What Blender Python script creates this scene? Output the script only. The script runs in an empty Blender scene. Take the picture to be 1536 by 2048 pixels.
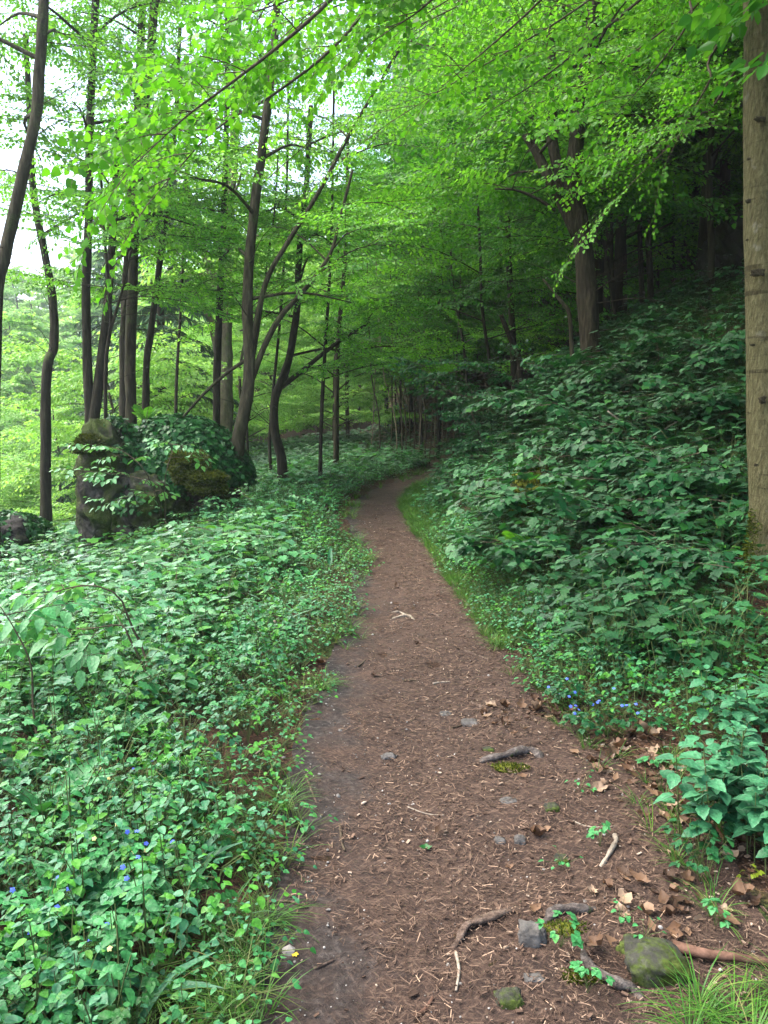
import bpy, math
import numpy as np
from mathutils import Vector, Matrix

SEED = 11
rng = np.random.default_rng(SEED)
scene = bpy.context.scene
COL = scene.collection
R = math.radians
PITCH = R(7.3)
FPX = 1594.0
CAM = np.array([0.0, 0.0, 1.6])
Q = 1.0                                   # foliage amount

# ------------------------------------------------------------------ helpers
def nrm(v):
    v = np.asarray(v, float)
    return v / np.maximum(np.linalg.norm(v, axis=-1, keepdims=True), 1e-9)

def P(px, py, d):
    """a point of the place seen at a pixel of the 1536x2048 photograph, d metres out"""
    x = (px - 768) / FPX
    u = -(py - 1024) / FPX
    c, s = math.cos(PITCH), math.sin(PITCH)
    return CAM + d * np.array([x, c + u * s, -s + u * c])

def hash2(ix, iy, seed):
    h = (ix.astype(np.int64) * 374761393 + iy.astype(np.int64) * 668265263 + seed * 2147483647) & 0x7fffffff
    h = ((h ^ (h >> 13)) * 1274126177) & 0x7fffffff
    return ((h ^ (h >> 16)) & 0xffff) / 65535.0

def noise2(x, y, seed=0):
    x = np.asarray(x, float); y = np.asarray(y, float)
    ix = np.floor(x); iy = np.floor(y)
    fx = x - ix; fy = y - iy
    fx = fx * fx * (3 - 2 * fx); fy = fy * fy * (3 - 2 * fy)
    a = hash2(ix, iy, seed); b = hash2(ix + 1, iy, seed)
    c = hash2(ix, iy + 1, seed); d = hash2(ix + 1, iy + 1, seed)
    return (a * (1 - fx) + b * fx) * (1 - fy) + (c * (1 - fx) + d * fx) * fy - 0.5

def fbm(x, y, seed=0, oct=3):
    r = 0; a = 1.0
    for i in range(oct):
        r = r + a * noise2(np.asarray(x) * 2 ** i, np.asarray(y) * 2 ** i, seed + i * 17)
        a *= 0.5
    return r

def sstep(a, b, x):
    t = np.clip((np.asarray(x, float) - a) / (b - a), 0, 1)
    return t * t * (3 - 2 * t)

def softplus(x, k=0.35):
    x = np.asarray(x, float)
    return k * np.logaddexp(0, x / k)

# ------------------------------------------------------------------ terrain
LY = [-3, 2.0, 3.3, 4.4, 6.1, 8.5, 9.9, 11, 13, 14.2, 16, 17.9, 19.7, 20.8, 22.3, 24, 28, 34, 44]
LX = [-.33, -.33, -.41, -.35, -.24, -.22, -.33, -.47, -.49, -.45, -.19, .25, .83, 1.05, 1.35, 2.3, 5.4, 10, 17]
RY = LY
RX = [1.15, 1.15, .95, .82, .73, .59, .47, .37, .31, .36, .57, .83, 1.38, 1.62, 2.15, 3.5, 6.8, 11.6, 18.6]

def pl(y): return np.interp(y, LY, LX)
def pr(y): return np.interp(y, RY, RX)

def hgt(x, y):
    x = np.asarray(x, float); y = np.asarray(y, float)
    c = (pl(y) + pr(y)) / 2
    s = x - pr(y)
    toe = np.interp(y, [0, 3, 6, 10, 13, 16], [.75, .6, .4, .35, .5, 1.0])
    k = np.interp(y, [0, 4, 6, 9, 12, 16, 22, 40], [.22, .28, .38, .80, 1.13, 1.25, 1.3, 1.1])
    tb = softplus(s - toe, .22); bank = k * tb / (1 + .12 * tb)
    bank = np.minimum(bank, 18 + 0 * bank)
    hill = .55 * softplus(y - 27, 1.5) * sstep(-1, 6, x)
    edge = np.interp(y, [0, 8, 14, 22, 40], [5.5, 5.2, 5.0, 5.5, 8.0])
    sl = np.maximum(softplus(-x - edge, .6), 0)
    drop = -np.minimum(.45 * sl, 6.0 + 0 * sl) - .13 * np.minimum(softplus(-x - 1.3, .3), 5) * sstep(3, 8, y)
    drop = drop - .28 * np.exp(-((x + 3.7) / 1.0) ** 2 - ((y - 9.8) / 1.5) ** 2)
    far = .26 * softplus(np.minimum(y, 118) - 58, 3.0) * sstep(2, -12, x)
    side = .45 * softplus(-x - 62, 4)
    z = bank + hill + drop + far + np.minimum(side, 26)
    dip = -.05 * np.exp(-((x - c) / .55) ** 2)
    near = np.exp(-np.maximum(y - 16, 0) / 14.0)
    bump = .09 * fbm(x * .7, y * .7, 3) * (.25 + sstep(.1, 1.0, np.abs(x - c) - .4)) + .035 * fbm(x * 2.6, y * 2.6, 9)
    return z + dip + bump * (.5 + .5 * near)

def h1(x, y): return float(hgt(np.array([x]), np.array([y]))[0])

def ground_at(px, py):
    """where the view ray through that pixel meets the ground"""
    a, b = 1.2, 60.0
    d = np.linspace(a, b, 3000)
    pts = np.array([P(px, py, t) for t in d])
    below = pts[:, 2] < hgt(pts[:, 0], pts[:, 1])
    i = int(np.argmax(below)) if below.any() else len(d) - 1
    p = pts[i]; p[2] = h1(p[0], p[1])
    return p

# ------------------------------------------------------------------ mesh building
class MB:
    def __init__(self): self.V = []; self.L = []; self.T = []; self.M = []; self.n = 0
    def add(self, V, loops, totals, mat=0):
        V = np.asarray(V, float).reshape(-1, 3)
        loops = np.asarray(loops, np.int64); totals = np.asarray(totals, np.int64)
        self.V.append(V); self.L.append(loops + self.n); self.T.append(totals)
        self.M.append(np.full(len(totals), mat, np.int32)); self.n += len(V)
    def scatter(self, proto, M, T, mat=0):
        V, lo, to = proto
        m = len(M)
        if m == 0: return
        W = np.einsum('mij,nj->mni', M, V) + T[:, None, :]
        n = len(V)
        lo2 = (lo[None, :] + (np.arange(m) * n)[:, None]).ravel()
        self.add(W.reshape(-1, 3), lo2, np.tile(to, m), mat)
    def tube(self, pts, rad, seg=8, rough=0.0, seed=0, mat=0, cap=True):
        pts = np.asarray(pts, float); rad = np.asarray(rad, float)
        n = len(pts)
        t = nrm(np.gradient(pts, axis=0))
        av = np.abs(t.mean(0)); ref = np.zeros(3); ref[int(np.argmin(av))] = 1
        a = nrm(np.cross(t, ref)); b = np.cross(t, a)
        th = np.linspace(0, 2 * np.pi, seg, endpoint=False)
        rr = np.repeat(rad[:, None], seg, 1)
        if rough:
            ln = np.concatenate([[0], np.cumsum(np.linalg.norm(np.diff(pts, axis=0), axis=1))])
            q = fbm(np.cos(th)[None, :] * 1.6 + ln[:, None] * .8 + seed, np.sin(th)[None, :] * 1.6 + ln[:, None] * 2.2, seed, 3)
            rr = rr * (1 + rough * q)
        V = pts[:, None, :] + rr[..., None] * (np.cos(th)[None, :, None] * a[:, None, :] + np.sin(th)[None, :, None] * b[:, None, :])
        i = np.arange(n - 1)[:, None] * seg; j = np.arange(seg)[None, :]; j2 = (j + 1) % seg
        q = np.stack([i + j, i + j2, i + seg + j2, i + seg + j], -1).reshape(-1, 4)
        lo = q.ravel(); to = np.full(len(q), 4)
        if cap:
            lo = np.concatenate([lo, (n - 1) * seg + np.arange(seg), np.arange(seg)[::-1]]); to = np.concatenate([to, [seg, seg]])
        self.add(V, lo, to, mat)
    def mesh(self, name, mats, smooth=True, origin=(0, 0, 0)):
        me = bpy.data.meshes.new(name)
        V = np.concatenate(self.V) - np.asarray(origin, float)
        L = np.concatenate(self.L); T = np.concatenate(self.T); Mi = np.concatenate(self.M)
        me.vertices.add(len(V)); me.vertices.foreach_set('co', V.astype(np.float32).ravel())
        me.loops.add(len(L)); me.loops.foreach_set('vertex_index', L.astype(np.int32))
        me.polygons.add(len(T))
        me.polygons.foreach_set('loop_start', np.concatenate([[0], np.cumsum(T)[:-1]]).astype(np.int32))
        me.polygons.foreach_set('material_index', Mi)
        me.polygons.foreach_set('use_smooth', np.full(len(T), smooth))
        for m in mats: me.materials.append(m)
        me.update(calc_edges=True)
        return me
    def build(self, name, mats, parent=None, smooth=True, origin=(0, 0, 0)):
        if not isinstance(mats, (list, tuple)): mats = [mats]
        if parent is not None: origin = tuple(parent['_o'])
        o = bpy.data.objects.new(name, self.mesh(name, mats, smooth, origin))
        COL.objects.link(o)
        if parent is not None: o.parent = parent
        else: o.location = origin
        return o

def tag(o, label=None, cat=None, group=None, kind=None):
    if label: o['label'] = label
    if cat: o['category'] = cat
    if group: o['group'] = group
    if kind: o['kind'] = kind
    return o

def thing(name, label, cat, loc=(0, 0, 0), group=None):
    o = bpy.data.objects.new(name, None); COL.objects.link(o)
    o.empty_display_size = .1
    o.location = tuple(loc); o['_o'] = tuple(float(v) for v in loc)
    return tag(o, label, cat, group)

def cr(pts, n):
    """smooth curve through points"""
    p = np.asarray(pts, float)
    if len(p) < 3:
        t = np.linspace(0, 1, n)[:, None]
        return p[0] * (1 - t) + p[-1] * t
    e = np.vstack([2 * p[0] - p[1], p, 2 * p[-1] - p[-2]])
    u = np.linspace(0, len(p) - 1 - 1e-6, n); i = u.astype(int); f = (u - i)[:, None]
    a, b, c, d = e[i], e[i + 1], e[i + 2], e[i + 3]
    return .5 * (2 * b + (c - a) * f + (2 * a - 5 * b + 4 * c - d) * f ** 2 + (3 * b - a - 3 * c + d) * f ** 3)

# ------------------------------------------------------------------ leaf outlines (unit length along x)
def pr_leaf2(w=.34, fold=.07, droop=.1):
    V = np.array([[0, 0, 0], [.3, -w, fold], [.72, -w * .62, fold * .4 - droop * .5], [1, 0, -droop], [.72, w * .62, fold * .4 - droop * .5], [.3, w, fold]])
    return V, np.array([0, 1, 2, 3, 0, 3, 4, 5]), np.array([4, 4])

def pr_leaf4(w=.33, fold=.08, droop=.16, base=.75):
    x = np.array([0, .5, 1.0]); mid = [[0, 0, 0], [.5, 0, -droop * .2], [1, 0, -droop]]
    e = [(.14, w * base, fold * .7), (.42, w, fold - droop * .15), (.78, w * .55, fold * .5 - droop * .6)]
    V = mid + [[a, -b, c] for a, b, c in e] + [[a, b, c] for a, b, c in e]
    return np.array(V), np.array([0, 3, 4, 1, 1, 4, 5, 2, 0, 1, 7, 6, 1, 2, 8, 7]), np.array([4] * 4)

def pr_lobed(droop=.14, fold=.05):
    e = [(-.10, .20), (.02, .40), (.20, .34), (.44, .60), (.50, .30), (.62, .34), (.74, .20)]
    V = [[0, 0, 0], [.5, 0, -droop * .2], [1, 0, -droop]]
    V += [[a, -b, fold * (1 - b) - droop * (a * a + b * b * .6)] for a, b in e]
    V += [[a, b, fold * (1 - b) - droop * (a * a + b * b * .6)] for a, b in e]
    rt = [0, 3, 4, 5, 6, 7, 1]; rt2 = [1, 7, 8, 9, 2]
    lf = [0, 1, 14, 13, 12, 11, 10]; lf2 = [1, 2, 16, 15, 14]
    return np.array(V), np.array(rt + rt2 + lf + lf2), np.array([7, 5, 7, 5])

def pr_serrate(w=.3, droop=.25, n=9, fold=.07):
    """long toothed leaf with a midrib"""
    m = [[t, 0, -droop * t * t] for t in np.linspace(0, 1, n)]
    up = []
    for i, t in enumerate(np.linspace(.02, .96, 2 * n - 2)):
        b = w * (math.sin(math.pi * min(t, .999) ** .75) ** .8) * (1.0 if i % 2 else .86)
        up.append([t, b, fold * b / w - droop * t * t])
    V = m + up + [[a, -b, c] for a, b, c in up]
    lo = []; to = []
    k = len(up)
    for i in range(n - 1):
        lo += [i, i + 1] + ([n + 2 * i + 2] if 2 * i + 2 < k else []) + [n + 2 * i + 1, n + 2 * i]; to.append(5 if 2 * i + 2 < k else 4)
        lo += [i] + [n + k + 2 * i, n + k + 2 * i + 1] + ([n + k + 2 * i + 2] if 2 * i + 2 < k else []) + [i + 1]; to.append(5 if 2 * i + 2 < k else 4)
    return np.array(V), np.array(lo), np.array(to)

def pr_blade(w=.012, bend=.55):
    t = np.linspace(0, 1, 5)
    V = []
    for q in t[:-1]:
        ww = w * (1 - q ** 2 * .8)
        for sgn in (-1, 1): V.append([q * (1 - bend * q * .3), sgn * ww, -bend * q * q * .8])
    V.append([1 * (1 - bend * .3), 0, -bend * .8])
    return np.array(V), np.array([0, 2, 3, 1, 2, 4, 5, 3, 4, 6, 7, 5, 6, 8, 7]), np.array([4, 4, 4, 3])

def pr_curl(w=.33, curl=.35, sd=0):
    """dry curled leaf"""
    V = []; g = np.random.default_rng(sd)
    for t in np.linspace(0, 1, 8):
        b = w * math.sin(math.pi * min(max(t, .015), .985)) ** 1.05
        zz = curl * (t - .5) ** 2 * 1.3
        j = g.uniform(.6, 1.25, 2); V += [[t + g.normal(0, .03), -b * j[0], zz + curl * g.uniform(.3, 1.5) * b], [t, 0, zz + g.normal(0, .02)], [t + g.normal(0, .03), b * j[1], zz + curl * g.uniform(.2, 1.4) * b]]
    lo = []; to = []
    for i in range(7):
        k = 3 * i
        lo += [k, k + 3, k + 4, k + 1, k + 1, k + 4, k + 5, k + 2]; to += [4, 4]
    return np.array(V), np.array(lo), np.array(to)

LEAF2 = pr_leaf2(); LEAF2W = pr_leaf2(.42, .06, .14); LEAF4 = pr_leaf4(); LIME = pr_leaf4(.44, .05, .2, .95)
LOBED = pr_lobed(); SERR = pr_serrate(); BLADE = pr_blade(); CURL = pr_curl(.3, .55, 1); DEAD2 = pr_curl(.36, .9, 2); DEADS = [pr_curl(.26 + .03 * i, .4 + .2 * i, 10 + i) for i in range(5)]
ROUND = pr_leaf4(.42, .09, .22, .85); SERR5 = pr_serrate(.34, .3, 5, .09); SERR5W = pr_serrate(.42, .25, 5, .1)

# ------------------------------------------------------------------ kits: a spray of leaves or a herb as arrays
class Kit:
    def __init__(self): self.P = []; self.D = []; self.N = []; self.S = []; self.w = MB()
    def leaf(self, p, d, n, s): self.P.append(p); self.D.append(d); self.N.append(n); self.S.append(s)
    def done(self):
        self.P = np.array(self.P); self.D = nrm(np.array(self.D)); self.N = nrm(np.array(self.N)); self.S = np.array(self.S)
        self.wood = (np.concatenate(self.w.V), np.concatenate(self.w.L), np.concatenate(self.w.T)) if self.w.V else None
        return self

def spray_kit(Ln, ls, seed, nside=None, droop=.12, tw=.006, tilt=.38):
    g = np.random.default_rng(seed); k = Kit()
    n = 7; t = np.linspace(0, 1, n)
    ax = np.stack([Ln * t, Ln * .05 * np.sin(t * 3 + seed) * t, -droop * Ln * t * t + .04 * Ln * t], -1)
    k.w.tube(ax, tw * (1.25 - t), 3, cap=False)
    ns = nside or int(Ln * 9)
    def leaves(pts, side0):
        ln = np.linalg.norm(pts[-1] - pts[0]); m = max(2, int(ln / (ls * .62)))
        d = nrm(pts[-1] - pts[0])
        for j in range(m):
            f = (j + .7) / m; i = min(int(f * (len(pts) - 1)), len(pts) - 2); q = f * (len(pts) - 1) - i
            p = pts[i] * (1 - q) + pts[i + 1] * q
            sg = side0 if j % 2 else -side0
            a = sg * R(g.uniform(35, 65)) if j < m - 1 else g.normal(0, .2)
            dd = np.array([d[0] * math.cos(a) - d[1] * math.sin(a), d[0] * math.sin(a) + d[1] * math.cos(a), d[2] - abs(g.normal(.12, .22))])
            nn = np.array([0, 0, 1]) + g.normal(0, tilt, 3)
            k.leaf(p + dd * ls * .1, dd, nn, ls * g.uniform(.65, 1.15))
    leaves(ax[2:], 1)
    for i in range(ns):
        ti = .1 + .87 * (i + g.uniform(0, .6)) / ns
        j = min(int(ti * (n - 1)), n - 2); q = ti * (n - 1) - j
        p = ax[j] * (1 - q) + ax[j + 1] * q
        sg = 1 if i % 2 else -1
        a = sg * R(g.uniform(38, 62))
        l = Ln * .46 * (1 - ti) ** .75 * g.uniform(.7, 1.25) + ls * .9
        e = p + np.array([math.cos(a), math.sin(a), g.normal(-.06, .14)]) * l
        mid = (p + e) / 2 + np.array([.05 * l, 0, .04 * l])
        pts = np.array([p, mid, e])
        k.w.tube(pts, np.array([.6, .45, .25]) * tw, 3, cap=False)
        leaves(pts, sg)
    return k.done()

def frames(D, N, S):
    N2 = nrm(N - (N * D).sum(-1, keepdims=True) * D)
    B = np.cross(N2, D)
    return np.stack([D, B, N2], -1) * S[:, None, None]

def place(kits, idx, Rm, T, sc, lm, proto, wm=None, size=1.0, sag=0.0, mat=0, wmat=0):
    """put kits (rotation Rm, place T, scale sc) into a leaf mesh lm and a twig mesh wm"""
    idx = np.asarray(idx); Rm = np.asarray(Rm); T = np.asarray(T); sc = np.asarray(sc, float)
    size = np.broadcast_to(np.asarray(size, float), sc.shape)
    for ki in np.unique(idx):
        s = idx == ki; k = kits[ki]
        r = Rm[s]; t = T[s]; c = sc[s]
        Pw = np.einsum('mij,nj->mni', r, k.P) * c[:, None, None] + t[:, None, :]
        D = np.einsum('mij,nj->mni', r, k.D); N = np.einsum('mij,nj->mni', r, k.N)
        if sag: D = nrm(D - np.array([0, 0, sag]))
        S = k.S[None, :] * size[s][:, None] * (c[:, None] ** .35)
        lm.scatter(proto, frames(D.reshape(-1, 3), N.reshape(-1, 3), S.ravel()), Pw.reshape(-1, 3), mat)
        if wm is not None and k.wood is not None:
            wm.scatter(k.wood, r * c[:, None, None], t, wmat)

def rot_dir(d, roll):
    d = nrm(np.asarray(d)); up = np.array([0, 0, 1.0])
    s = nrm(np.cross(up, d)); u = np.cross(d, s)
    c_, s_ = np.cos(roll)[:, None], np.sin(roll)[:, None]
    return np.stack([d, s * c_ + u * s_, u * c_ - s * s_], -1)

def yaw_mats(a, tiltx=None, tilty=None):
    c, s = np.cos(a), np.sin(a); z = np.zeros_like(a); o = np.ones_like(a)
    m = np.stack([np.stack([c, -s, z], -1), np.stack([s, c, z], -1), np.stack([z, z, o], -1)], 1)
    if tiltx is not None:
        ct, st = np.cos(tiltx), np.sin(tiltx)
        t = np.stack([np.stack([o, z, z], -1), np.stack([z, ct, -st], -1), np.stack([z, st, ct], -1)], 1)
        m = np.einsum('mij,mjk->mik', m, t)
    return m

# ------------------------------------------------------------------ materials
def new_mat(name):
    m = bpy.data.materials.new(name); m.use_nodes = True
    nt = m.node_tree; nt.nodes.clear()
    return m, nt, nt.nodes.new, nt.links.new

def ramp(nt, stops):
    r = nt.nodes.new('ShaderNodeValToRGB')
    while len(r.color_ramp.elements) > 1: r.color_ramp.elements.remove(r.color_ramp.elements[-1])
    for i, (p, c) in enumerate(stops):
        e = r.color_ramp.elements[0] if i == 0 else r.color_ramp.elements.new(p)
        e.position = p; e.color = (*c, 1)
    return r

def leaf_mat(name, stops, trans=(1.25, 1.15, .45), tmix=.45, gloss=.5, rough=.42, gmax=.12, vein=False):
    m, nt, N, Lk = new_mat(name)
    geo = N('ShaderNodeNewGeometry')
    rp = ramp(nt, stops); Lk(geo.outputs['Random Per Island'], rp.inputs[0])
    tex = N('ShaderNodeTexNoise'); tex.inputs['Scale'].default_value = .55; tex.inputs['Detail'].default_value = 1
    pos = N('ShaderNodeNewGeometry'); Lk(pos.outputs['Position'], tex.inputs['Vector'])
    mr = N('ShaderNodeMapRange'); Lk(tex.outputs['Fac'], mr.inputs['Value'])
    mr.inputs['From Min'].default_value = .3; mr.inputs['From Max'].default_value = .7
    mr.inputs['To Min'].default_value = .8; mr.inputs['To Max'].default_value = 1.2
    val = mr.outputs[0]; nrmo = None
    if vein:
        t2 = N('ShaderNodeTexNoise'); t2.inputs['Scale'].default_value = 75; t2.inputs['Detail'].default_value = 3; Lk(pos.outputs['Position'], t2.inputs['Vector'])
        m2_ = N('ShaderNodeMapRange'); Lk(t2.outputs['Fac'], m2_.inputs['Value']); m2_.inputs['From Min'].default_value = .3; m2_.inputs['From Max'].default_value = .7
        m2_.inputs['To Min'].default_value = .7; m2_.inputs['To Max'].default_value = 1.3
        mv = N('ShaderNodeMath'); mv.operation = 'MULTIPLY'; Lk(val, mv.inputs[0]); Lk(m2_.outputs[0], mv.inputs[1]); val = mv.outputs[0]
        bb = N('ShaderNodeBump'); bb.inputs['Strength'].default_value = .8; bb.inputs['Distance'].default_value = .006; Lk(t2.outputs['Fac'], bb.inputs['Height']); nrmo = bb.outputs[0]
    hs = N('ShaderNodeHueSaturation'); Lk(rp.outputs[0], hs.inputs['Color']); Lk(val, hs.inputs['Value'])
    mul = N('ShaderNodeMix'); mul.data_type = 'RGBA'; mul.blend_type = 'MULTIPLY'; mul.inputs['Factor'].default_value = 1
    Lk(hs.outputs[0], mul.inputs['A']); mul.inputs['B'].default_value = (*trans, 1)
    df = N('ShaderNodeBsdfDiffuse'); Lk(hs.outputs[0], df.inputs['Color'])
    tr = N('ShaderNodeBsdfTranslucent'); Lk(mul.outputs['Result'], tr.inputs['Color'])
    mx = N('ShaderNodeMixShader'); mx.inputs[0].default_value = tmix
    Lk(df.outputs[0], mx.inputs[1]); Lk(tr.outputs[0], mx.inputs[2])
    gl = N('ShaderNodeBsdfGlossy'); gl.inputs['Roughness'].default_value = rough
    fr = N('ShaderNodeFresnel'); fr.inputs['IOR'].default_value = 1.42
    fm = N('ShaderNodeMath'); fm.operation = 'MULTIPLY'; fm.inputs[1].default_value = gloss; Lk(fr.outputs[0], fm.inputs[0])
    if nrmo: Lk(nrmo, df.inputs['Normal']); Lk(nrmo, gl.inputs['Normal'])
    fm2 = N('ShaderNodeMath'); fm2.operation = 'MINIMUM'; fm2.inputs[1].default_value = gmax; Lk(fm.outputs[0], fm2.inputs[0]); fm = fm2
    m2 = N('ShaderNodeMixShader'); Lk(fm.outputs[0], m2.inputs[0]); Lk(mx.outputs[0], m2.inputs[1]); Lk(gl.outputs[0], m2.inputs[2])
    out = N('ShaderNodeOutputMaterial'); Lk(m2.outputs[0], out.inputs[0])
    return m

def rough_mat(name, stops, scale=6, bump=.4, stretch=(1, 1, 1), rough=.9, moss=None, moss_amt=.5, moss_scale=2.2, detail=6, bdist=.03, spec=.2, sp2=None, bands=False):
    m, nt, N, Lk = new_mat(name)
    tc = N('ShaderNodeTexCoord'); mp = N('ShaderNodeMapping'); mp.inputs['Scale'].default_value = stretch
    Lk(tc.outputs['Object'], mp.inputs[0])
    a = N('ShaderNodeTexNoise'); a.inputs['Scale'].default_value = scale; a.inputs['Detail'].default_value = detail; a.inputs['Roughness'].default_value = .65
    Lk(mp.outputs[0], a.inputs['Vector'])
    rp = ramp(nt, stops); Lk(a.outputs['Fac'], rp.inputs[0])
    col = rp.outputs[0]
    if sp2:                                     # lichen-like flecks: (scale, threshold, colour)
        b = N('ShaderNodeTexNoise'); b.inputs['Scale'].default_value = sp2[0]; b.inputs['Detail'].default_value = 4
        Lk(tc.outputs['Object'], b.inputs['Vector'])
        st = ramp(nt, [(sp2[1], (0, 0, 0)), (sp2[1] + .08, (1, 1, 1))]); Lk(b.outputs['Fac'], st.inputs[0])
        mx = N('ShaderNodeMix'); mx.data_type = 'RGBA'; Lk(st.outputs[0], mx.inputs['Factor']); Lk(col, mx.inputs['A'])
        mx.inputs['B'].default_value = (*sp2[2], 1); col = mx.outputs['Result']
    if moss:
        b = N('ShaderNodeTexNoise'); b.inputs['Scale'].default_value = moss_scale; b.inputs['Detail'].default_value = 5; b.inputs['Roughness'].default_value = .7
        Lk(tc.outputs['Object'], b.inputs['Vector'])
        st = ramp(nt, [(1 - moss_amt, (0, 0, 0)), (min(1, 1.13 - moss_amt), (1, 1, 1))]); Lk(b.outputs['Fac'], st.inputs[0])
        c = N('ShaderNodeTexNoise'); c.inputs['Scale'].default_value = 60; Lk(tc.outputs['Object'], c.inputs['Vector'])
        r2 = ramp(nt, [(.3, tuple(v * .5 for v in moss)), (.7, tuple(min(1, v * 1.5) for v in moss))]); Lk(c.outputs['Fac'], r2.inputs[0])
        mx = N('ShaderNodeMix'); mx.data_type = 'RGBA'; Lk(st.outputs[0], mx.inputs['Factor']); Lk(col, mx.inputs['A']); Lk(r2.outputs[0], mx.inputs['B'])
        col = mx.outputs['Result']
    if bands:
        mp2 = N('ShaderNodeMapping'); mp2.inputs['Scale'].default_value = (3, 3, 26); Lk(tc.outputs['Object'], mp2.inputs[0])
        b = N('ShaderNodeTexNoise'); b.inputs['Scale'].default_value = 1; b.inputs['Detail'].default_value = 5; Lk(mp2.outputs[0], b.inputs['Vector'])
        st = ramp(nt, [(.60, (1, 1, 1)), (.68, (.45, .42, .38))]); Lk(b.outputs['Fac'], st.inputs[0])
        mx = N('ShaderNodeMix'); mx.data_type = 'RGBA'; mx.blend_type = 'MULTIPLY'; mx.inputs['Factor'].default_value = 1; Lk(col, mx.inputs['A']); Lk(st.outputs[0], mx.inputs['B']); col = mx.outputs['Result']
    bs = N('ShaderNodeBsdfPrincipled'); Lk(col, bs.inputs['Base Color']); bs.inputs['Roughness'].default_value = rough
    bs.inputs['Specular IOR Level'].default_value = spec
    bp = N('ShaderNodeBump'); bp.inputs['Strength'].default_value = bump; bp.inputs['Distance'].default_value = bdist
    Lk(a.outputs['Fac'], bp.inputs['Height']); Lk(bp.outputs[0], bs.inputs['Normal'])
    out = N('ShaderNodeOutputMaterial'); Lk(bs.outputs[0], out.inputs[0])
    return m

def island_mat(name, stops, rough=.9, spec=.2, trans=0):
    m, nt, N, Lk = new_mat(name)
    geo = N('ShaderNodeNewGeometry'); rp = ramp(nt, stops); Lk(geo.outputs['Random Per Island'], rp.inputs[0])
    bs = N('ShaderNodeBsdfPrincipled'); Lk(rp.outputs[0], bs.inputs['Base Color']); bs.inputs['Roughness'].default_value = rough
    bs.inputs['Specular IOR Level'].default_value = spec
    out = N('ShaderNodeOutputMaterial'); Lk(bs.outputs[0], out.inputs[0])
    return m

M = {}
G1 = [(0, (.07, .25, .022)), (.5, (.115, .35, .032)), (1, (.18, .45, .05))]
TB = (1.4, 1.3, .6)
M['leaf_bright'] = leaf_mat('leaf_bright', G1, trans=TB, tmix=.55, gloss=.35)
M['leaf_lime'] = leaf_mat('leaf_lime', [(0, (.05, .20, .012)), (.6, (.09, .29, .016)), (1, (.14, .37, .025))], trans=(1.15, 1.2, .6), tmix=.52, gloss=.12, rough=.5, gmax=.05)
M['leaf_deep'] = leaf_mat('leaf_deep', [(0, (.025, .14, .016)), (.5, (.05, .21, .02)), (1, (.09, .28, .022))], trans=TB, tmix=.5, gloss=.4)  # darker copy of the bright leaf, shade of the wood in its colour
M['leaf_far'] = leaf_mat('leaf_far', [(0, (.13, .32, .055)), (.5, (.20, .42, .085)), (1, (.30, .52, .15))], trans=(1.25, 1.2, .65), tmix=.55, gloss=.3)  # paled greens: bright valley light and haze put into the leaf colour
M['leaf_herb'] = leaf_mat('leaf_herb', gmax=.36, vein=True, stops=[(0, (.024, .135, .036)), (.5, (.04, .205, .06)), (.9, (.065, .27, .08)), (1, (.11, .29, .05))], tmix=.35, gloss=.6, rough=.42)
M['leaf_bank'] = leaf_mat('leaf_bank', gmax=.2, vein=True, stops=[(0, (.008, .06, .018)), (.6, (.016, .105, .03)), (.95, (.03, .15, .036)), (1, (.05, .2, .03))], tmix=.35, gloss=.6, rough=.42)  # greens darkened so the bank's shade is partly in the leaf colour
M['leaf_herb_blue'] = leaf_mat('leaf_herb_blue', gmax=.36, vein=True, stops=[(0, (.022, .12, .05)), (1, (.055, .22, .095))], tmix=.3, gloss=.7, rough=.42)
M['leaf_herb_fresh'] = leaf_mat('leaf_herb_fresh', gmax=.2, vein=True, stops=[(0, (.04, .20, .025)), (1, (.09, .30, .035))], tmix=.4, gloss=.4, rough=.45)
M['leaf_herb_dark'] = leaf_mat('leaf_herb_dark', gmax=.2, vein=True, stops=[(0, (.012, .07, .015)), (1, (.025, .13, .025))], tmix=.3, gloss=.5, rough=.45)
M['leaf_pale'] = leaf_mat('leaf_pale', gmax=.2, vein=True, stops=[(0, (.07, .25, .085)), (1, (.13, .34, .13))], tmix=.35, gloss=.9, rough=.38)
M['leaf_ivy'] = leaf_mat('leaf_ivy', [(0, (.008, .05, .012)), (.8, (.02, .10, .022)), (1, (.04, .16, .03))], tmix=.2, gloss=.6, rough=.4)
M['leaf_fern'] = leaf_mat('leaf_fern', [(0, (.06, .25, .02)), (1, (.11, .34, .03))], tmix=.5, gloss=.3)
M['leaf_yellow'] = leaf_mat('leaf_yellow', [(0, (.14, .2, .015)), (1, (.2, .26, .02))], tmix=.3, gloss=.4)
M['leaf_moss'] = leaf_mat('leaf_moss', [(0, (.02, .035, .004)), (.6, (.05, .07, .008)), (1, (.10, .11, .015))], tmix=.2, gloss=.1)
M['needle'] = leaf_mat('needle', [(0, (.03, .09, .04)), (1, (.06, .14, .07))], tmix=.15, gloss=.5)
M['grass'] = leaf_mat('grass', [(0, (.03, .11, .014)), (.7, (.06, .17, .02)), (.93, (.10, .21, .025)), (1, (.2, .19, .07))], tmix=.4, gloss=.5)
M['petal_blue'] = leaf_mat('petal_blue', [(0, (.10, .16, .75)), (1, (.16, .24, .85))], trans=(1, 1, 1), tmix=.3, gloss=.2)
M['petal_yellow'] = leaf_mat('petal_yellow', [(0, (.75, .5, .02)), (1, (.85, .65, .08))], trans=(1, 1, .6), tmix=.3, gloss=.2)
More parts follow.
